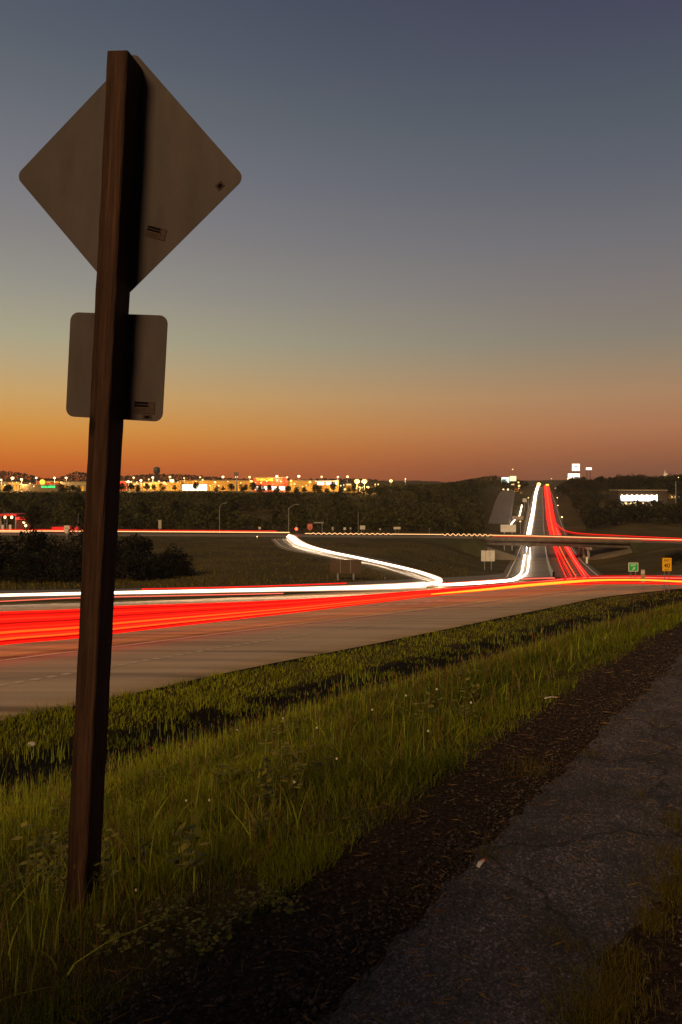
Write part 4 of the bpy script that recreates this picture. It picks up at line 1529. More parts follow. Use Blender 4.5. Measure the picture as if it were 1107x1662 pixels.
# small broad-leaved weeds in the near left corner
def weeds():
    mleaf = foliage_mat('weed_leaves', (.06, .075, .012), (.30, .26, .05), trans=.3)
    rg = np.random.default_rng(31)
    lab = 'low leafy weed with small yellow-green leaves in the dark grass near the post'
    spots = [(255, 1500), (240, 1535), (285, 1520), (300, 1480), (320, 1555), (270, 1560), (340, 1530), (355, 1545), (430, 1490), (462, 1495), (445, 1475), (385, 1515), (210, 1560), (180, 1530), (160, 1560), (395, 1500)]
    for i, (u, v) in enumerate(spots):
        p = hit(u, v)
        t = thing('weed', lab, 'weed', (p[0], p[1], p[2]), rg.uniform(0, 6), 'low weeds near the post')
        mb = MB()
        V, sh = [], []
        for k in range(rg.integers(4, 7)):
            a = rg.uniform(0, 6.28)
            h = rg.uniform(.04, .11)
            r = rg.uniform(.02, .07)
            tip = (r * math.cos(a), r * math.sin(a), h)
            mb.tube([(0, 0, -.01), (tip[0] * .4, tip[1] * .4, h * .6), tip], [.0013, .001, .0007], 4)
            for q in range(6):
                f = rg.uniform(.45, 1.05)
                c = np.array(tip) * np.array([f, f, f]) + rg.normal(0, .006, 3)
                b = rg.uniform(0, 6.28)
                d = np.array([math.cos(b), math.sin(b), rg.uniform(-.2, .5)])
                s_ = np.array([-math.sin(b), math.cos(b), 0])
                L, w = rg.uniform(.012, .026), rg.uniform(.006, .011)
                V += [c, c + d * L * .5 + s_ * w, c + d * L, c + d * L * .5 - s_ * w]
                sh += [rg.random()] * 4
        V = np.array(V)
        mesh_np('leaf', V, [np.arange(len(V)).reshape(-1, 4)], mleaf, t, attr={'shade': sh})
        t.children[0].name = 'leaves'
        mb.build('stems', M['grass'], t)
    lab2 = 'small broad-leaved weed growing in the bank grass'
    rq = random.Random(77)
    for i in range(60):
        u, v = rq.uniform(10, 900), rq.uniform(1110, 1480)
        p = hit(u, v)
        t_ = -.818 * p[0] + .575 * p[1]
        if not 2.2 < t_ < 8.2 or p[1] > 14: continue
        t = thing('weed', lab2, 'weed', (p[0], p[1], p[2]), rg.uniform(0, 6), 'broad-leaved weeds in the bank grass')
        sc = rq.uniform(1.3, 2.6)
        V, sh = [], []
        mb = MB()
        for k in range(5):
            a = rg.uniform(0, 6.28)
            h = rg.uniform(.06, .14) * sc * .8
            r = rg.uniform(.02, .06) * sc
            tip = (r * math.cos(a), r * math.sin(a), h)
            mb.tube([(0, 0, -.01), (tip[0] * .4, tip[1] * .4, h * .6), tip], [.0018, .0014, .001], 4)
            for q in range(6):
                f = rg.uniform(.45, 1.05)
                c = np.array(tip) * f + rg.normal(0, .008, 3)
                b = rg.uniform(0, 6.28)
                d = np.array([math.cos(b), math.sin(b), rg.uniform(-.2, .5)])
                s_ = np.array([-math.sin(b), math.cos(b), 0])
                L, w = rg.uniform(.014, .03) * sc, rg.uniform(.006, .011) * sc
                V += [c, c + d * L * .5 + s_ * w, c + d * L, c + d * L * .5 - s_ * w]
                sh += [rg.random()] * 4
        V = np.array(V)
        mesh_np('leaves', V, [np.arange(len(V)).reshape(-1, 4)], mleaf, t, attr={'shade': sh})
        mb.build('stems', M['grass'], t)
    # pale seed heads and clover
    mwh = mat('seed_head_white', (.62, .58, .45), .9)
    for i, (u, v, h) in enumerate([(541, 1262, .16), (472, 1290, .12), (510, 1210, .2), (456, 1185, .22), (383, 1195, .2), (600, 1180, .2), (655, 1160, .22), (705, 1150, .22), (334, 1312, .1), (297, 1305, .08), (690, 1215, .16), (760, 1175, .2), (212, 1455, .06)]):
        p = hit(u, v + 18)
        t = thing('seed_head_stalk', 'thin stalk with a pale fluffy seed head rising from the bank grass', 'flower', (p[0], p[1], p[2]), 0, 'pale seed heads in the bank grass')
        s = .0035 + .0009 * p[1]
        MB().tube([(0, 0, 0), (.01, 0, h * .6), (.02, .01, h)], .0012 + .0002 * p[1], 5).build('stalk', M['grass'], t)
        MB().ball((.02, .01, h + s), s, s, s, 7, 5).build('seed_head', mwh, t)


weeds()


# ================================================================== the wooden sign post in the foreground
def wood_mat():
    m = bpy.data.materials.new('weathered_post_wood')
    m.use_nodes = True
    t = m.node_tree
    b = t.nodes['Principled BSDF']
    b.inputs['Roughness'].default_value = .85
    b.inputs['Specular IOR Level'].default_value = .15
    tcn = N(t, 'ShaderNodeTexCoord')
    mp = N(t, 'ShaderNodeMapping')
    mp.inputs['Scale'].default_value = (1, 1, .035)
    t.links.new(tcn.outputs['Object'], mp.inputs[0])
    n1 = N(t, 'ShaderNodeTexNoise')
    n1.inputs['Scale'].default_value = 70
    n1.inputs['Detail'].default_value = 8
    n1.inputs['Roughness'].default_value = .7
    t.links.new(mp.outputs[0], n1.inputs['Vector'])
    n2 = N(t, 'ShaderNodeTexNoise')
    n2.inputs['Scale'].default_value = 14
    n2.inputs['Detail'].default_value = 3
    t.links.new(mp.outputs[0], n2.inputs['Vector'])
    r = ramp(t, [(.34, (.012, .0055, .004)), (.48, (.032, .015, .010)), (.58, (.056, .027, .018)), (.70, (.105, .058, .040))])
    ad = N(t, 'ShaderNodeMath', operation='MULTIPLY_ADD')
    ad.inputs[1].default_value = .6
    mu = N(t, 'ShaderNodeMath', operation='MULTIPLY')
    mu.inputs[1].default_value = .4
    t.links.new(n2.outputs['Fac'], mu.inputs[0])
    t.links.new(n1.outputs['Fac'], ad.inputs[0])
    t.links.new(mu.outputs[0], ad.inputs[2])
    t.links.new(ad.outputs[0], r.inputs[0])
    # knots and blotches
    vo = N(t, 'ShaderNodeTexVoronoi')
    vo.inputs['Scale'].default_value = 3.1
    mp2 = N(t, 'ShaderNodeMapping')
    mp2.inputs['Scale'].default_value = (1.5, 1.5, .55)
    t.links.new(tcn.outputs['Object'], mp2.inputs[0])
    t.links.new(mp2.outputs[0], vo.inputs['Vector'])
    rk = ramp(t, [(0, (.2, .15, .15)), (.05, (.35, .3, .28)), (.10, (1, 1, 1))])
    t.links.new(vo.outputs['Distance'], rk.inputs[0])
    mm = N(t, 'ShaderNodeMix', data_type='RGBA', blend_type='MULTIPLY')
    mm.inputs[0].default_value = 1
    t.links.new(r.outputs[0], mm.inputs[6])
    t.links.new(rk.outputs[0], mm.inputs[7])
    t.links.new(mm.outputs[2], b.inputs['Base Color'])
    bp = N(t, 'ShaderNodeBump')
    bp.inputs['Distance'].default_value = .004
    t.links.new(n1.outputs['Fac'], bp.inputs['Height'])
    t.links.new(bp.outputs[0], b.inputs['Normal'])
    return m


def rounded(pts, r, n=7):
    """round the corners of a convex outline"""
    out = []
    k = len(pts)
    for i in range(k):
        p0, p1, p2 = Vector(pts[i - 1]), Vector(pts[i]), Vector(pts[(i + 1) % k])
        a, b = (p0 - p1).normalized(), (p2 - p1).normalized()
        ang = math.acos(max(-1, min(1, a.dot(b))))
        d = r / math.tan(ang / 2)
        A, B = p1 + a * d, p1 + b * d
        C = p1 + (a + b).normalized() * (r / math.sin(ang / 2))
        a0 = math.atan2(A.y - C.y, A.x - C.x)
        a1 = math.atan2(B.y - C.y, B.x - C.x)
        da = (a1 - a0 + math.pi) % (2 * math.pi) - math.pi
        for q in range(n + 1):
            t = a0 + da * q / n
            out.append((C.x + r * math.cos(t), C.y + r * math.sin(t)))
    return out


def sign_post():
    yaw = R(-8.5)
    xa = Vector((math.cos(yaw), math.sin(yaw), 0))
    ya = Vector((-math.sin(yaw), math.cos(yaw), 0))
    PD, PW = .142, .089
    bf = Vector(at(119.5, 1500, 3.17))
    tf = Vector(at(190.5, 82, 3.03))
    Z = (tf - bf).normalized()
    L = (tf - bf).length
    Xa = (xa - Z * xa.dot(Z)).normalized()
    Ya = Z.cross(Xa)
    org = bf + Ya * PD
    mw = Matrix((Xa, Ya, Z)).transposed().to_4x4()
    mw.translation = org
    root = thing('wooden_sign_post', 'tall leaning square wooden post carrying two road signs seen from behind', 'sign post')
    root.matrix_world = mw
    # post: rough-sawn, slightly uneven arrises
    rg = np.random.default_rng(2)
    nz = 60
    zs = np.linspace(-.45, L, nz)
    w = PW / 2
    c = .005
    prof = [(-w + c, -PD), (w - c, -PD), (w, -PD + c), (w, -c), (w - c, -.0005), (-w + c, -.0005), (-w, -c), (-w, -PD + c)]
    V, Q = [], []
    for i, z in enumerate(zs):
        j = rg.normal(0, .0009, (8, 2))
        for k, (x, y) in enumerate(prof):
            V.append((x + j[k, 0], y + (j[k, 1] if y < -.05 else 0), z))
    for i in range(nz - 1):
        for k in range(8):
            Q.append((i * 8 + k, i * 8 + (k + 1) % 8, (i + 1) * 8 + (k + 1) % 8, (i + 1) * 8 + k))
    mb = MB().add(V, Q + [tuple((nz - 1) * 8 + k for k in range(8))])
    mb.build('post', wood_mat(), root)
    # plates
    alu = mat('sign_back_plate', (.074, .056, .058), .75, .0, .42, 3.5, bump=.0008, bscale=14, detail=9, stretch=(1.6, 1, .45))
    edge_red = mat('reflective_sheeting_yellow', (.8, .45, .02), .5)

    def plate(name, outline, z, label):
        p = MB().prism([(x, q + z) for x, q in outline], .0, .003).build(name, alu, root)
        p['label'] = label
        MB().prism([(x * .985 - .0002, q * .985 + z) for x, q in outline], .003, .0034).build('sign_face', edge_red, p)
        return p

    def loc_z(v):
        # local height where the plate plane axis crosses photo row v
        lo, hi = 0.0, L
        for _ in range(40):
            m_ = (lo + hi) / 2
            q = org + Z * m_
            if YH - q.z / q.y * F > v: lo = m_
            else: hi = m_
        return lo
    hd = .762 / 2 * math.sqrt(2)
    dia = rounded([(0, -hd), (hd, 0), (0, hd), (-hd, 0)], .038)
    p1 = plate('diamond_plate', [(x * .97 + .004, z * .985) for x, z in dia], loc_z(287), 'bare grey back of a diamond warning sign')
    hs = .457 / 2
    sq = rounded([(-hs, -hs), (hs, -hs), (hs, hs), (-hs, hs)], .038)
    p2 = plate('square_plate', [(x * .98 - .004, z) for x, z in sq], loc_z(595), 'bare grey back of a small square plaque')
    # inspection stickers
    st_bg = mat('sticker_film', (.062, .042, .040), .9, spec=.05)
    st_bk = mat('sticker_print', (.006, .003, .004), .9, spec=.05)

    def sticker(parent, x, z, w_, h_, ang, small=False):
        e = MB()
        e.box(-w_ / 2, w_ / 2, -.0012, -.0003, -h_ / 2, h_ / 2)
        o = e.build('sticker', st_bg, parent)
        o.location = (x, 0, z)
        o.rotation_euler = (0, ang, 0)
        k = MB()
        y0, y1 = -.0018, -.0013
        t = .0011
        k.box(-w_ / 2, w_ / 2, y0, y1, h_ / 2 - t, h_ / 2)
        k.box(-w_ / 2, w_ / 2, y0, y1, -h_ / 2, -h_ / 2 + t)
        k.box(-w_ / 2, -w_ / 2 + t, y0, y1, -h_ / 2 + t, h_ / 2 - t)
        k.box(w_ / 2 - t, w_ / 2, y0, y1, -h_ / 2 + t, h_ / 2 - t)
        if not small:
            k.box(-w_ / 2 + t, w_ * .18, y0, y1, h_ * .30, h_ / 2 - t - .0002)
            k.box(-w_ / 2 + t, w_ * .18, y0, y1, h_ * .06, h_ * .24)
            for q in range(4):
                k.box(-w_ * .40, w_ * (.12 - .05 * (q % 2)), y0, y1, -h_ * (.08 + q * .09) - .0009, -h_ * (.08 + q * .09))
            k.box(w_ * .22, w_ * .22 + t, y0, y1, -h_ * .4, h_ * .4)
            k.box(w_ * .30, w_ * .42, y0, y1, -h_ * .1, -h_ * .1 + t)
        else:
            k.box(-w_ * .3, w_ * .3, y0, y1, -h_ * .3, h_ * .3)
        k.build('sticker_print', st_bk, o)
    zc1, zc2 = loc_z(287), loc_z(595)
    sticker(p1, .148, zc1 - .238, .088, .047, R(13))
    sticker(p1, .420, zc1 - .035, .034, .026, R(-42), True)
    sticker(p2, .136, zc2 - .172, .093, .050, 0)
    sticker(p2, .150, zc2 - .211, .040, .016, 0, True)


sign_post()


# ================================================================== road signs on the right verge
def hitx(u, v): return hit(u, v)


def sign_frame(name, label, u, vbase, vt, vb, wpx, nposts, cat='road sign', sp=.5, rz=0, group=None, Y=None):
    """returns root, width, height, bottom z(local) of the panel; sizes follow the distance"""
    p = hit(u, vbase) if Y is None else np.array([xw(u, Y), Y, gz(xw(u, Y), Y)])
    k = p[1] / F
    ztop = -(vt - YH) * k - p[2]
    zbot = -(vb - YH) * k - p[2]
    w = wpx * k
    root = thing(name, label, cat, (p[0], p[1], p[2]), rz, group)
    for i in range(nposts):
        x = 0 if nposts == 1 else (-sp / 2 + sp * i) * w
        MB().box(x - .03 * max(1, w / 1.2), x + .03 * max(1, w / 1.2), .012, .07, -.4, ztop - .05).build('post', M['steel'], root)
    return root, w, ztop - zbot, zbot


def panel(root, w, h, zb, m, name='panel', r=.05, y0=-.012, y1=.010, inset=0):
    o = rounded([(-w / 2 + inset, zb + inset), (w / 2 - inset, zb + inset), (w / 2 - inset, zb + h - inset), (-w / 2 + inset, zb + h - inset)], max(.01, min(r * w, .12)), 4)
    return MB().prism(o, y0, y1).build(name, m, root)


# yellow EXIT 40 M.P.H. advisory
r_, w, h, zb = sign_frame('exit_speed_sign', 'yellow exit advisory speed sign reading 40 at the right edge', 1082.5, 962, 905.5, 926.8, 15, 2, sp=.5)
panel(r_, w, h, zb, M['signyellow'])
text_mesh('number', '40', h * .46, M['signblack'], r_, (0, -.016, zb + h * .40))
text_mesh('lettering', 'EXIT', h * .22, M['signblack'], r_, (0, -.016, zb + h * .80))
text_mesh('lettering', 'M.P.H.', h * .13, M['signblack'], r_, (0, -.016, zb + h * .10))
# green EXIT with arrow
r_, w, h, zb = sign_frame('exit_sign', 'green exit sign with white slanting arrow on two thin posts', 1028, 948, 913.3, 927.5, 16, 2, sp=.5)
panel(r_, w, h, zb, M['white'])
panel(r_, w, h, zb, M['signgreen'], 'green_field', y0=-.017, y1=-.013, inset=w * .055)
text_mesh('lettering', 'EXIT', h * .30, M['white'], r_, (0, -.021, zb + h * .70))
aw = w * .36
ar = MB()
cx0, cz0 = w * .03, zb + h * .33
d = Vector((.74, .67))
nn = Vector((-.67, .74))
def q2(a, b): return (cx0 + d.x * a + nn.x * b, cz0 + d.y * a + nn.y * b)
ar.prism([q2(-aw * .55, -aw * .10), q2(aw * .08, -aw * .10), q2(aw * .02, -aw * .36), q2(aw * .58, 0), q2(aw * .02, aw * .36), q2(aw * .08, aw * .10), q2(-aw * .55, aw * .10)], -.022, -.0175)
ar.build('arrow', M['white'], r_)
# narrow marker
r_, w, h, zb = sign_frame('mile_marker', 'narrow pale mile marker on one post between the green and yellow signs', 1043.5, 958, 924.6, 946, 6.6, 1)
panel(r_, w, h, zb, M['signback'])
panel(r_, w * .8, h * .22, zb + h * .70, M['signwhite'], 'plaque', y0=-.018, y1=-.014)
panel(r_, w * .8, h * .38, zb + h * .25, mat('brown_plaque', (.34, .22, .12), .6), 'plaque', y0=-.018, y1=-.014)
# small delineator by the hill road
r_, w, h, zb = sign_frame('delineator', 'slim white reflector post right of the hill highway', 952.5, 920, 904, 914.5, 3.4, 1)
panel(r_, w, h, zb, M['white'])
# sign backs and guide signs around the interchange
for args in [
    ('guide_sign', 'large dark guide sign seen from behind in front of the curved ramp', 561, 942, 908.5, 931, 51, 2, 'darksteel'),
    ('guide_sign', 'pale square guide sign below the left end of the bridge', 792, 925, 893.5, 911, 22, 2, 'signwhite'),
]:
    r_, w, h, zb = sign_frame(*args[:8])
    panel(r_, w, h, zb, M[args[8]] if args[8] != 'darksteel' else mat('brown_sign_back', (.095, .06, .04), .7, .2, .25, .6), r=.015)
    for f in (.33, .66):
        MB().box(-w * .5 + w * f - .04, -w * .5 + w * f + .04, -.05, -.013, zb + .05, zb + h - .05).build('stiffener', M['greypaint'], r_)
for nm, lb, u, vt, vb, w_, Y, m in [
    ('guide_sign', 'wide pale guide sign standing just above the bridge, left of the highway', 825, 851.5, 863.5, 25, 262, 'signwhite'),
    ('guide_sign', 'flat wide pale sign halfway up left of the hill highway', 840.5, 837.5, 843.3, 18, 330, 'signback'),
    ('guide_sign', 'small pale sign high up left of the hill highway', 851.5, 809, 815, 7, 470, 'signback'),
    ('road_sign', 'pale rectangular sign beyond the cross road, left of two', 588.5, 853, 859.3, 8.5, 240, 'signwhite'),
    ('road_sign', 'wide low pale sign beyond the cross road, right of two', 644.5, 855.2, 859, 11.5, 242, 'signwhite'),
    ('road_sign', 'small square pale sign beyond the cross road near the tall pole', 559.5, 856, 860, 4, 240, 'signwhite'),
    ('road_sign', 'tiny pale sign beyond the cross road, left of the tall pole', 569, 856, 859, 2.8, 240, 'signback'),
    ('road_sign', 'tiny brownish sign between the two pale rectangular signs', 617, 857.5, 860.5, 3.2, 240, 'signback'),
    ('road_sign', 'tall narrow grey sign beyond the cross road, right of the wooden post', 259.5, 844, 858, 5, 243, 'signback'),
    ('road_sign', 'small pale sign where the cross road meets the curved ramp', 421.5, 855, 859, 4, 240, 'signwhite'),
    ('road_sign', 'small white sign post right of the traffic lights', 540, 855, 861, 3, 240, 'signback')]:
    r_, w, h, zb = sign_frame(nm, lb, u, 0, vt, vb, w_, 2 if w_ > 8 else 1, Y=Y)
    panel(r_, w, h, zb, M[m])


def shield(u, v0, v1, wpx, Y, label, red):
    x, k = xw(u, Y), Y / F
    z0 = gz(x, Y)
    root = thing('route_shield_sign', label, 'road sign', (x, Y, z0))
    w = wpx * k
    zt, zb2 = -(v0 - YH) * k - z0, -(v1 - YH) * k - z0
    MB().box(-.06, .06, .02, .12, -.4, zt).build('post', M['steel'], root)
    h = zt - zb2
    o = [(0, 0), (.26, .05), (.44, .2), (.5, .42), (.5, .6), (.42, .78), (.48, 1), (.25, .94), (0, 1), (-.25, .94), (-.48, 1), (-.42, .78), (-.5, .6), (-.5, .42), (-.44, .2), (-.26, .05)]
    MB().prism([(a * w, zb2 + b * h) for a, b in o], -.02, .015).build('shield', mat('shield_face', (.75, .60, .52) if not red else (.5, .12, .08), .5), root)
    text_mesh('number', '65', h * .45, M['signblack'] if not red else M['signwhite'], root, (0, -.025, zb2 + h * .48)) if False else None
    for b in (.45,):
        MB().box(-w * .3, w * .3, -.026, -.021, zb2 + h * .62, zb2 + h * .68).build('band', M['signblack'] if not red else M['signwhite'], root)


shield(108.5, 852.5, 866, 9.5, 214, 'white shield-shaped route sign left of the wooden post', False)
shield(503, 849.5, 860.5, 9, 238, 'dull red shield-shaped sign near the traffic light', True)


# ------------------------------------------------------------------ poles, traffic lights
def pole(name, label, u, vt, Y, arm=0, lit=None, cat='pole', group=None, r=.12, vb=None):
    x, k = xw(u, Y), Y / F
    z0 = max(gz(x, Y), cross_z(x) if 216 < Y < 234 else -99)
    top = -(vt - YH) * k - z0
    root = thing(name, label, cat, (x, Y, z0), 0, group)
    MB().tube([(0, 0, -.5), (0, 0, top * .5), (0, 0, top)], [r * 1.3, r, r * .75], 8).build('shaft', M['steel'], root)
    if arm:
        MB().tube([(0, 0, top - .3), (arm * .45, 0, top + .75), (arm, 0, top + 1.1)], [r * .6, r * .5, r * .4], 6).build('arm', M['steel'], root)
        MB().ball((arm + .35 * np.sign(arm), 0, top + 1.05), .55, .25, .14, 10, 6).build('lamp_head', M['greypaint'], root)
    return root, top


pole('street_lamp', 'unlit grey street lamp with short arm beyond the cross road', 356.5, 822, 236, arm=1.5, cat='street lamp')
pole('street_lamp', 'tall dark street lamp with long arm above the traffic light', 468.5, 824, 240, arm=2.6, cat='street lamp', r=.13)
pole('utility_pole', 'thin tall pole beyond the cross road in the middle', 581.5, 831, 240, cat='pole', r=.09)
pole('utility_pole', 'thin pole just left of the wooden post by the shield sign', 127, 834, 232, cat='pole', r=.09)
pole('utility_pole', 'thin pole at the left edge before the petrol station', 7, 826, 228, cat='pole', r=.1)
pole('utility_pole', 'tall utility pole on the right hillside near the storefront', 1097, 781, 420, cat='pole', r=.25)
pole('utility_pole', 'slim pole where the bridge railing begins on the left', 697, 857, 238, cat='pole', r=.07)
rt, top = pole('communication_tower', 'dark thick lattice tower rising above the lit shops', 384, 766, 455, cat='tower', r=.45)
for a in range(3):
    MB().box(-1.3 + a * .95, -.7 + a * .95, -.9, -.6, top - 2.6, top - .2).build('antenna', M['darksteel'], rt)

M['red_lamp'] = emat('red_signal_lens', (1, .03, .01), 14)


def traffic_light():
    Y = 233.0
    x, k = xw(481, Y), Y / F
    z0 = gz(x, Y)
    zc = -(858.3 - YH) * k - z0
    root = thing('traffic_light', 'traffic light showing red at the top of the curved ramp', 'traffic light', (x, Y, z0))
    MB().tube([(0, .3, -.4), (0, .3, zc + 1.3)], .1, 8).build('pole', M['steel'], root)
    MB().box(-.28, .28, -.12, .16, zc - 1.5, zc + .5).build('housing', M['black'], root)
    MB().ball((0, -.16, zc), .42, .10, .42, 14, 8).build('red_lens', M['red_lamp'], root)
    lt = bpy.data.lights.new('signal_glow', 'POINT')
    lt.energy = 180
    lt.color = (1, .05, .02)
    lt.shadow_soft_size = .4
    lo = bpy.data.objects.new('signal_glow', lt)
    col.objects.link(lo)
    lo.parent = root
    lo.location = (0, -.9, zc)
    for i, zz in enumerate((-.6, -1.15)):
        MB().tube([(0, -.13, zc + zz), (0, -.16, zc + zz)], .16, 10).build('dark_lens', M['darksteel'], root)
    # mast-arm gantry to the right
    x2, x3 = xw(509, 240), xw(523, 240)
    z2 = gz(x3, 240)
    r2 = thing('sign_gantry', 'grey mast with horizontal arm right of the traffic light', 'gantry', (x3, 240, z2))
    zt = -(848.5 - YH) * .2 - z2
    MB().tube([(0, 0, -.4), (0, 0, zt)], .13, 8).build('mast', M['steel'], r2)
    MB().box(x2 - x3, .5, -.12, .12, zt - .15, zt + .25).build('arm', M['steel'], r2)


traffic_light()


# ------------------------------------------------------------------ parking lot lamps at the shops
SHOPY = 520.0


def lot_lamp(label, u, v, Y, q, m='lampwhite', power=5200, group='parking lot lamps of the shops', zground=None, light=True, twin=False):
    x, k = xw(u, Y), Y / F
    z0 = gz(x, Y) if zground is None else zground
    zt = -(v - YH) * k - z0
    if zt < 2: z0 -= (3 - zt); zt = 3
    root = thing('parking_lamp', label, 'street lamp', (x, Y, z0), 0, group)
    MB().tube([(0, 0, -.4), (0, 0, zt)], [.16, .11], 7).build('shaft', M['steel'], root)
    r = q * k
    MB().tube([(-r, 0, zt + .10), (r, 0, zt + .10)], .10, 6).build('arm', M['greypaint'], root)
    MB().ball((0, -.15, zt + r * .2), r, r * .8, r * .8, 12, 8).build('lamp', M[m], root)
    if light:
        lt = bpy.data.lights.new('lamp_light', 'POINT')
        lt.energy = power
        lt.color = (1, .50, .12) if m == 'lampwarm' else (1, .60, .24)
        lt.shadow_soft_size = 1.0
        lo = bpy.data.objects.new('lamp_light', lt)
        col.objects.link(lo)
        lo.parent = root
        lo.location = (0, 0, zt - r - 1.2)
    return root


LAMPS = [(2, 779, 1.6, 'lampwhite'), (20.5, 776.5, 2.7, 'lampwhite'), (35, 778.5, 2.2, 'lampwhite'), (59, 776, 1.7, 'lampwhite'), (88.5, 776, 1.9, 'lampwhite'), (107.5, 776, 2.0, 'lampwhite'),
         (208.5, 782, 2.2, 'lampwhite'), (217, 775.5, 1.6, 'lampwhite'), (229, 780, 2.0, 'lampwhite'), (241.5, 778, 1.0, 'lampwarm'), (248, 775.5, 1.9, 'lampwhite'), (266.5, 784, 2.0, 'lampwarm'), (276, 774.5, 1.9, 'lampwarm'),
         (279.5, 781, 3.2, 'lampwhite'), (299, 776, 1.0, 'lampwarm'), (325, 775, 1.4, 'lampwarm'), (329, 779, 1.2, 'lampwarm'), (362, 774.5, 2.1, 'lampwhite'), (349, 783, 1.8, 'lampwarm'), (384, 774.5, 1.8, 'lampwhite'),
         (405, 774.5, 1.6, 'lampwhite'), (408, 781.5, 2.0, 'lampwarm'), (449.5, 773.5, 2.2, 'lampwhite'), (466, 775, 1.4, 'lampwhite'), (472.5, 780.5, 1.5, 'lampwarm'), (485, 773.5, 2.3, 'lampwhite'), (503, 782.5, 1.8, 'lampwarm'),
         (522, 774, 1.5, 'lampwhite'), (548.5, 774.5, 1.6, 'lampwhite'), (564, 774, 1.9, 'lampwhite'), (579.5, 782, 4.3, 'lampwarm'), (591.5, 782, 4.3, 'lampwarm'), (597.5, 791, 1.8, 'lampwarm'), (634.5, 781, 2.7, 'lampwarm'), (658, 777.5, 1.0, 'lampwhite'),
         (560, 794.5, 1.6, 'lampwarm'), (609, 786, .8, 'lampwarm'), (614, 786, .8, 'lampwarm'), (622, 789, 1.0, 'lampwarm')]
for i, (u, v, q, m) in enumerate(LAMPS):
    Y = 500 + (i * 37 % 17) - (14 if v > 779 else 0)
    big = q > 4
    lb = ('very bright %s of the two blazing lamps right of the shops' % ('left' if u < 585 else 'right')) if big else 'lit parking lot lamp on a tall pole among the hilltop shops'
    lot_lamp(lb, u, v, Y, q, m, power=4200 * q + (9000 if big else 0), group=None if big else 'parking lot lamps of the shops', light=(i % 2 == 0 or big))


# small amber security lamps on low poles among the shops and their forecourts
rq = random.Random(12)
for i, u in enumerate([8, 27, 49, 55, 98, 120, 192, 199, 205, 213, 222, 234, 239, 245, 253, 258, 262, 270, 289, 306, 318, 341, 346, 355, 370, 377, 391, 398, 415, 424, 433, 443, 456, 462, 478, 491, 497, 512, 529, 537, 543, 553, 558, 565, 571, 576, 584, 588, 602, 606]):
    lot_lamp('small low amber lamp between the shop fronts and trees on the hilltop', u, rq.uniform(781, 795) if u < 550 else rq.uniform(786, 795), 486 + rq.random() * 14, rq.uniform(.5, 1.15), 'lampsmall', group='small amber lamps of the shops', light=False)


# ------------------------------------------------------------------ shops
def shop(label, u0, u1, vt, vb, Y, mwall, depth=22, cat='building', name='shop_building', parapet=.6):
    k = Y / F
    x0, x1 = xw(u0, Y), xw(u1, Y)
    zb, zt = -(vb - YH) * k, -(vt - YH) * k
    zg = min(gz((x0 + x1) / 2, Y), zb)
    root = thing(name, label, cat, ((x0 + x1) / 2, Y, zg))
    w = x1 - x0
    MB().box(-w / 2, w / 2, 0, depth, -1.5, zt - zg - parapet).build('wall', mwall, root)
    MB().box(-w / 2 - .2, w / 2 + .2, -.25, depth + .2, zt - zg - parapet + .003, zt - zg).build('roof', M['roof_trim'], root)
    return root, w, zt - zg, zg


def quad(root, name, cx, cz, w, h, m, y=-.06, d=.05):
    return MB().box(cx - w / 2, cx + w / 2, y - d, y, cz - h / 2, cz + h / 2).build(name, m, root)


M['roof_trim'] = mat('roof_trim', (.35, .27, .15), .7, 0, .2, 2)
M['wall_yellow'] = mat('yellow_stucco', (.62, .36, .07), .85, 0, .25, .2)
M['wall_brown'] = mat('brown_block', (.22, .15, .08), .85, 0, .25, .3)
M['wall_cream'] = mat('cream_stucco', (.42, .33, .2), .85, 0, .2, .3)
M['wall_orange'] = mat('orange_red_cladding', (.62, .10, .03), .7, 0, .15, .4)
M['glass_lit'] = emat('lit_shop_window', (1, .62, .25), 1.5)
M['glass_white'] = emat('bright_shop_window', (1, .88, .72), 3.0)
M['sign_green_lit'] = emat('green_sign_letters', (.03, 1, .25), 2.0)
M['sign_yel_lit'] = emat('yellow_sign_letters', (1, .55, .04), 2.2)
M['sign_red_lit'] = emat('red_sign_letters', (1, .06, .02), 1.6)
M['sign_box_lit'] = emat('backlit_sign_panel', (1, .90, .74), 1.7)
M['facade_glow'] = emat('amber_facade_glow', (1, .38, .03), .75)  # lamplight on the shop facades, made as emissive panels


def kU(root, u, Y): return xw(u, Y) - root.location.x
def kV(root, v, Y): return -(v - YH) * Y / F - root.location.z


def windows(root, us, v0, v1, Y, m, name='window'):
    for a, b in us:
        x0, x1 = kU(root, a, Y), kU(root, b, Y)
        z0, z1 = kV(root, v1, Y), kV(root, v0, Y)
        f = quad(root, name, (x0 + x1) / 2, (z0 + z1) / 2, x1 - x0, z1 - z0, m, y=-.06, d=.06)
        f2 = MB()
        n = max(1, int((x1 - x0) / 2.2))
        for i in range(n + 1):
            xx = x0 + (x1 - x0) * i / n
            f2.box(xx - .06, xx + .06, -.17, -.123, z0, z1)
        f2.build('frame', M['darksteel'], f)


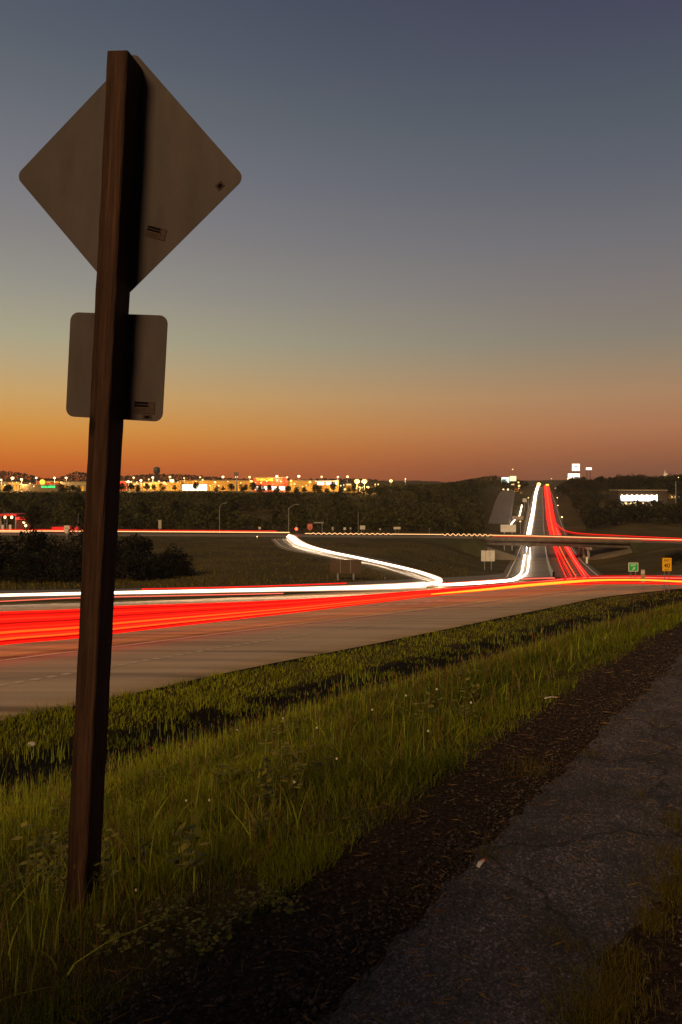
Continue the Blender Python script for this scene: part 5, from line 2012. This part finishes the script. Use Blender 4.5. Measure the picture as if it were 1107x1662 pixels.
r_, w, h, zg = shop('long cream shop at the left edge with an amber lit fascia', -30, 32.5, 782, 798, 520, M['wall_cream'])
windows(r_, [(14, 31.5)], 783.5, 787, 520, M['facade_glow'], 'fascia')
windows(r_, [(22, 31.5), (2, 9)], 788, 796, 520, M['facade_glow'])
windows(r_, [(24, 30)], 796, 798, 520, M['glass_lit'])
r_, w, h, zg = shop('brown shop building with green lit sign letters', 32.5, 97, 786, 800, 508, M['wall_brown'])
text_mesh('sign_lettering', 'DOLLAR', 1.9, M['sign_green_lit'], r_, (kU(r_, 75, 508), -.3, kV(r_, 790.3, 508)), ext=.06, sx=.9)
text_mesh('sign_lettering', 'TREE', 1.9, M['sign_green_lit'], r_, (kU(r_, 85.5, 508), -.3, kV(r_, 790.3, 508)), ext=.06, sx=.9)
windows(r_, [(84, 90)], 798, 799.5, 508, M['glass_lit'])
r_, w, h, zg = shop('orange shop with a round glowing gable behind the brown one', 58, 96, 780.5, 790, 535, M['wall_orange'])
MB().tube([(kU(r_, 69, 535), -.35, kV(r_, 782.5, 535)), (kU(r_, 69, 535), -.1, kV(r_, 782.5, 535))], 1.9, 20).build('round_sign', M['sign_yel_lit'], r_)
windows(r_, [(76, 82), (88, 96)], 781.3, 783.3, 535, M['facade_glow'], 'fascia')
r_, w, h, zg = shop('grey flat-roofed shop just left of the wooden post', 98, 146, 781.5, 799, 515, M['wall_cream'])
windows(r_, [(104, 112), (126, 136)], 789, 798, 515, M['facade_glow'])
r_, w, h, zg = shop('red lit shop just right of the wooden post', 186, 206, 780, 796, 518, M['wall_orange'])
windows(r_, [(188, 204)], 781, 786, 518, M['sign_red_lit'], 'fascia')
r_, w, h, zg = shop('yellow shop row with many lamps right of the wooden post', 206, 292, 782, 799, 520, M['wall_yellow'])
windows(r_, [(209, 216), (232, 238), (247, 250), (262, 268), (276, 284)], 788, 798, 520, M['facade_glow'])
windows(r_, [(214, 226), (240, 246)], 785, 787, 520, M['glass_lit'])
r_, w, h, zg = shop('large yellow store with a wide dazzling white entrance', 292, 411, 779.5, 798.5, 526, M['wall_yellow'])
windows(r_, [(296, 336)], 786.5, 796, 526, M['glass_white'], 'entrance')
windows(r_, [(341, 352), (358, 366), (386, 396)], 789, 797, 526, M['facade_glow'])
windows(r_, [(292, 411)], 785, 785.6, 526, M['roof_trim'], 'band')
r_, w, h, zg = shop('big orange-red home improvement store with yellow lit letters', 411, 466, 774.5, 798.5, 522, M['wall_orange'])
quad(r_, 'sign_panel', kU(r_, 438, 522), kV(r_, 779, 522), 23, 3.6, emat('orange_sign_panel', (1, .07, .01), .75), y=-.1)
text_mesh('sign_lettering', 'THE', 2.8, M['sign_yel_lit'], r_, (kU(r_, 421.5, 522), -.4, kV(r_, 778.8, 522)), ext=.08)
text_mesh('sign_lettering', 'HOME', 2.8, M['sign_yel_lit'], r_, (kU(r_, 435, 522), -.4, kV(r_, 778.8, 522)), ext=.08, sx=.95)
text_mesh('sign_lettering', 'DEPOT', 2.2, M['sign_red_lit'], r_, (kU(r_, 457, 522), -.4, kV(r_, 778.8, 522)), ext=.08, sx=.9)
windows(r_, [(414, 420), (424, 434), (441, 449), (452, 462)], 789.5, 795.5, 522, M['glass_white'])
r_, w, h, zg = shop('yellow warehouse-like store right of the orange one', 466, 512, 779, 797, 524, M['wall_yellow'])
windows(r_, [(466, 512)], 785, 785.6, 524, M['roof_trim'], 'band')
windows(r_, [(469, 480), (497, 509)], 790, 796, 524, M['facade_glow'])
r_, w, h, zg = shop('low shop with a bright white canopy edge at the right end of the row', 511, 550, 779.5, 793, 520, M['wall_yellow'])
windows(r_, [(511, 549)], 780.3, 781.3, 520, M['glass_white'], 'fascia')
windows(r_, [(515, 526), (529, 547)], 783, 787, 520, M['glass_white'])
# small lit openings right of it: parked row of cars' glints and kiosks
for i, (u, v, lb) in enumerate([(566, 787, 'low lit kiosk left of the blazing lamps'), (576, 793, 'small lit kiosk just below the blazing lamps')]):
    r_, w, h, zg = shop(lb, u - 5, u + 5, v - 2.5, v + 3, 490, M['wall_yellow'], depth=5, name='kiosk', parapet=.3)
    windows(r_, [(u - 4, u + 4)], v - 1.5, v + .5, 490, M['glass_lit'])


# lit storefront on the right hill
r_, w, h, zg = shop('low building with a glaring white lit front on the right hillside', 1004, 1083, 795, 819, 520, mat('dark_brown_wall', (.055, .038, .025), .9), depth=18)
x0, x1 = kU(r_, 1006.5, 520), kU(r_, 1065.5, 520)
quad(r_, 'lit_fascia', (x0 + x1) / 2, kV(r_, 808.5, 520), x1 - x0, 3.9, emat('glaring_fascia', (.93, .92, 1.0), 2.6), y=-1.2, d=.4)
for i in range(8):
    xx = x0 + .6 + (x1 - x0 - 1.2) * i / 7
    MB().ball((xx, -1.9, kV(r_, 803, 520)), .42, .42, .35, 8, 5).build('spot_lamp', M['lampwhite'], r_)
for xx in (x0 + .2, x1 - .2):
    MB().box(xx - .18, xx + .18, -1.6, -1.25, kV(r_, 819.5, 520), kV(r_, 812.9, 520)).build('column', M['white'], r_)
windows(r_, [(1010, 1018), (1020, 1025), (1028, 1033), (1041, 1045), (1052, 1063)], 815.5, 818.5, 520, M['glass_lit'])
lt = bpy.data.lights.new('front_light', 'AREA')
lt.energy = 7000
lt.color = (1, .93, .75)
lt.size = 22
lt.shape = 'RECTANGLE'
lt.size_y = 1.0
lo = bpy.data.objects.new('front_light', lt)
col.objects.link(lo)
lo.parent = r_
lo.location = ((x0 + x1) / 2, -3.0, kV(r_, 805, 520))
lo.rotation_euler = (R(28), 0, 0)
MB().box(kU(r_, 998, 520), kU(r_, 1085, 520), -7, -.3, kV(r_, 819.6, 520) - 2.5, kV(r_, 819.6, 520)).build('forecourt', M['concrete'], r_)

# small yellow-lit place further right
r_, w, h, zg = shop('small distant building with yellow lights at the right edge', 1088, 1112, 802, 812, 560, M['wall_yellow'], depth=10)
windows(r_, [(1089, 1092), (1094, 1098), (1100, 1105)], 805, 808, 560, M['glass_lit'])


# billboards and high signs
def highsign(label, u0, u1, vt, vb, Y, vground, m='sign_box_lit', dark=False, name='lit_billboard'):
    k = Y / F
    u = (u0 + u1) / 2
    x = xw(u, Y)
    z0 = -(vground - YH) * k
    root = thing(name, label, 'lit sign', (x, Y, z0))
    w = (u1 - u0) * k
    zt, zb = -(vt - YH) * k - z0, -(vb - YH) * k - z0
    for s_ in (-.25, .25):
        MB().tube([(w * s_, .5, -1), (w * s_, .5, zb + .2)], .35, 8).build('support', M['darksteel'], root)
    MB().box(-w / 2, w / 2, -.3, .7, zb, zt).build('cabinet', M['greypaint'], root)
    MB().box(-w / 2 + .15, w / 2 - .15, -.42, -.303, zb + .15, zt - .15).build('lit_face', M[m], root)
    return root, w, zb, zt


r_, w, zb, zt = highsign('upper square white lit sign above the right-hand trees', 928, 941, 752.5, 764.5, 640, 790)
MB().box(-w * .18, w * .22, -.5, -.43, (zb + zt) / 2 + .4, (zb + zt) / 2 + 1.1).build('emblem', M['black'], r_)
highsign('wide low white lit sign just below the square one', 921.5, 941, 768.5, 776.5, 636, 792, 'glass_white')
highsign('small flat peach lit sign right of the big square one', 950.5, 960.5, 758.5, 763, 660, 790)
M['cyan_face'] = emat('pale_cyan_sign_face', (.75, 1, .9), 1.7)
M['cream_face'] = emat('cream_sign_face', (1, .88, .45), 1.3)
highsign('pale cyan lit billboard on the hill left of the highway', 813.5, 826.5, 774.5, 783.5, 690, 800, 'cyan_face')
highsign('cream lit billboard right of the pale cyan one', 827, 838, 772.5, 781, 700, 800, 'cream_face')
highsign('small yellow lit sign at the very top of the hill highway', 885.5, 891, 785.5, 788.5, 740, 792, 'sign_yel_lit')
highsign('small yellow-green lit sign right of the hilltop', 900.5, 906.5, 791.3, 794, 640, 800, 'cream_face')
highsign('tiny red-orange lit sign among the hill lamps left of the highway', 834, 842, 793, 796.5, 690, 802, 'sign_red_lit')
highsign('tiny yellow sign just above the red-orange one', 829.5, 835, 785, 787.5, 690, 800, 'glass_lit')

for i, (u, v, Y, q, m, lb) in enumerate([
    (804, 795.5, 640, 1.4, 'lampwhite', 'row'), (811, 795, 640, 1.3, 'lampwhite', 'row'), (817, 794.5, 640, 1.2, 'lampwhite', 'row'), (824.5, 794.8, 640, 1.5, 'lampwhite', 'row'),
    (841.5, 783.2, 660, 1.3, 'lampwarm', 'upper warm lamp right of the cream billboard'), (842.5, 789, 660, 1.9, 'lampwarm', 'lower bright warm lamp right of the cream billboard'),
    (874.5, 786.5, 742, 3.2, 'lampwarm', 'glaring lamp at the top of the hill where the headlights appear'),
    (832, 762, 1250, .9, 'lampsmall', 'tiny light on a mast above the left hill'), (895, 777, 1200, .6, 'lampsmall', 'tiny red light above the hilltop'),
    (904.5, 808, 560, .9, 'lampsmall', 'hr'), (905.5, 820.5, 500, .9, 'lampsmall', 'hr'), (912, 839.5, 410, 1.4, 'lampsmall', 'larger small lamp beside the right shoulder of the hill highway'),
    (844.5, 846.5, 340, 1.2, 'lampsmall', 'small lamp just right of the flat wide pale sign'), (857.5, 808, 500, .8, 'lampsmall', 'small lamp by the left shoulder high up the hill highway'),
    (1079, 766, 610, .8, 'lampwarm', 'steeple'), (1101, 775, 600, .7, 'lampsmall', 'tiny light on the skyline at the right edge'), (921.5, 777.3, 630, 1.0, 'lampsmall', 'tiny light at the lower left corner of the wide white sign'),
    (1082, 769.5, 608, .6, 'lampsmall', 'tiny light beside the steeple'),
    (399.5, 866, 230, .5, 'lampsmall', 'tiny'), (417.5, 871, 216, 1.0, 'lampsmall', 'small glint by the cross road left of the ramp')]):
    if lb == 'tiny': continue
    if lb == 'steeple':
        x, k = xw(u, Y), Y / F
        zb = -(790 - YH) * k
        r_ = thing('church_steeple', 'small floodlit pointed steeple above the trees on the right', 'steeple', (x, Y, zb))
        MB().box(-1.0, 1.0, -1.0, 1.0, 0, 9).build('tower', M['wall_cream'], r_)
        MB().add([(-1, -1, 9), (1, -1, 9), (1, 1, 9), (-1, 1, 9), (0, 0, 14)], [(0, 1, 4), (1, 2, 4), (2, 3, 4), (3, 0, 4)]).build('spire', M['sign_box_lit'] if False else M['white'], r_)
        MB().box(-.8, .8, -1.2, -1.02, 7.6, 9.2).build('lit_belfry', M['glass_lit'], r_)
        continue
    grp = {'row': 'row of four lamps on the left hill', 'hr': 'small lamps beside the right shoulder'}.get(lb)
    label = {'row': 'one of the four white lamps in a row under the cyan billboard', 'hr': 'one of two small lamps high up the right shoulder of the hill highway'}.get(lb, lb)
    x = xw(u, Y)
    lot_lamp(label, u, v, Y, q, m, 4000, grp, zground=min(gz(x, Y), -(v - YH) * Y / F - 4), light=(m == 'lampwhite' or q > 1.8))


# water tower on the horizon
def water_tower():
    Y = 900.0
    k = Y / F
    x = xw(254.5, Y)
    z0 = gz(x, Y)
    zt = -(757.5 - YH) * k - z0
    root = thing('water_tower', 'dark round water tower on legs against the orange sky', 'water tower', (x, Y, z0))
    r = 5.2 * k
    mb = MB()
    prof = [(0, zt), (r * .6, zt - .6), (r, zt - 2.0), (r, zt - 6.2), (r * .75, zt - 7.6), (r * .2, zt - 8.4)]
    V, Q = [], []
    n = 20
    for a, z in prof:
        for j in range(n):
            t = 6.2832 * j / n
            V.append((max(a, .01) * math.cos(t), max(a, .01) * math.sin(t), z))
    for i in range(len(prof) - 1):
        for j in range(n):
            Q.append((i * n + j, i * n + (j + 1) % n, (i + 1) * n + (j + 1) % n, (i + 1) * n + j))
    mb.add(V, Q).build('tank', M['darksteel'], root, smooth=True)
    for j in range(6):
        t = 1.047 * j
        MB().tube([(r * .8 * math.cos(t), r * .8 * math.sin(t), zt - 7), (r * 1.0 * math.cos(t), r * 1.0 * math.sin(t), -1)], .3, 6).build('leg', M['darksteel'], root)
    MB().tube([(0, 0, zt - 8), (0, 0, -1)], .9, 8).build('riser', M['darksteel'], root)


water_tower()


# petrol station at the far left
def petrol_station():
    Y = 262.0
    k = Y / F
    x0, x1 = xw(-4, Y), xw(31, Y)
    x = (x0 + x1) / 2
    z0 = gz(x, Y)
    root = thing('petrol_station', 'petrol station with a red lit canopy at the left edge beyond the cross road', 'petrol station', (x, Y, z0))
    w = x1 - x0
    zt, zb = -(834 - YH) * k - z0, -(837 - YH) * k - z0
    MB().box(-w / 2, w / 2, -2, 7, zb, zt).build('canopy', mat('red_canopy', (.5, .03, .02), .5), root)
    MB().box(-w / 2, w / 2, -2.1, -2.003, zb + .1, zt - .1).build('lit_band', emat('red_canopy_band', (1, .012, .008), .35), root)
    for sx in (-.35, .35):
        for y in (0, 5):
            MB().box(w * sx - .2, w * sx + .2, y - .2, y + .2, -.4, zb - .003).build('column', M['greypaint'], root)
    for u in (13, 24):
        MB().ball((xw(u, Y) - x, -2.4, -(839 - YH) * k - z0), .48, .3, .55, 10, 6).build('canopy_lamp', M['lampwhite'], root)
        lt = bpy.data.lights.new('canopy_light', 'POINT')
        lt.energy = 260
        lt.color = (1, .35, .22)
        lt.shadow_soft_size = .5
        lo = bpy.data.objects.new('canopy_light', lt)
        col.objects.link(lo)
        lo.parent = root
        lo.location = (xw(u, Y) - x, -3.2, -(843 - YH) * k - z0)
    for q in (-.25, .1):
        MB().box(w * q - .4, w * q + .4, -.3, .3, 0, 1.9).build('fuel_pump', M['signwhite'], root)
    r2 = thing('shop_building', 'low shop with a red lit fascia right of the petrol canopy', 'building', (xw(38, Y), Y, z0))
    MB().box(-2.6, 2.6, 0, 5, -.3, 4.6).build('wall', mat('dark_maroon_wall', (.10, .02, .015), .8), r2)
    MB().box(-2.7, 2.7, -.25, -.003, 3.7, 4.7).build('lit_fascia', emat('red_fascia', (1, .03, .015), .9), r2)
    for u, v in ((40, 847.5), (43, 853)):
        MB().ball((xw(u, Y) - xw(38, Y), -.6, -(v - YH) * k - z0), .45, .3, .5, 10, 6).build('wall_lamp', M['lampwhite'], r2)
    # long low red-lit building
    Y2 = 238.0
    r3 = thing('shop_building', 'long low building glowing red behind the route shield sign', 'building', (xw(107, Y2), Y2, gz(xw(107, Y2), Y2)))
    ww = 46 * Y2 / F
    hh = -(854.5 - YH) * Y2 / F - r3.location.z
    MB().box(-ww / 2, ww / 2, 0, 4, -.3, hh).build('wall', mat('dark_red_wall', (.2, .02, .015), .7), r3)
    MB().box(-ww / 2, ww * .42, -.12, -.003, hh - 1.3, hh - .15).build('lit_fascia', emat('red_neon_band', (1, .01, .01), .65), r3)


petrol_station()


# ------------------------------------------------------------------ hazy evening air over the valley
def haze():
    m = bpy.data.materials.new('evening_haze')
    m.use_nodes = True
    t = m.node_tree
    for n in list(t.nodes):
        t.nodes.remove(n)
    o = N(t, 'ShaderNodeOutputMaterial')
    v = N(t, 'ShaderNodeVolumePrincipled')
    v.inputs['Color'].default_value = (.95, .90, .84, 1)
    v.inputs['Density'].default_value = HAZE
    v.inputs['Anisotropy'].default_value = .3
    t.links.new(v.outputs[0], o.inputs['Volume'])
    ob = MB().box(-2400, 2400, -2400, 2400, -32, 45).build('haze', m)
    tag(ob, 'thin evening haze hanging over the whole valley', 'haze', kind='stuff')


HAZE = .0001
haze()
print('objects', len(bpy.data.objects))
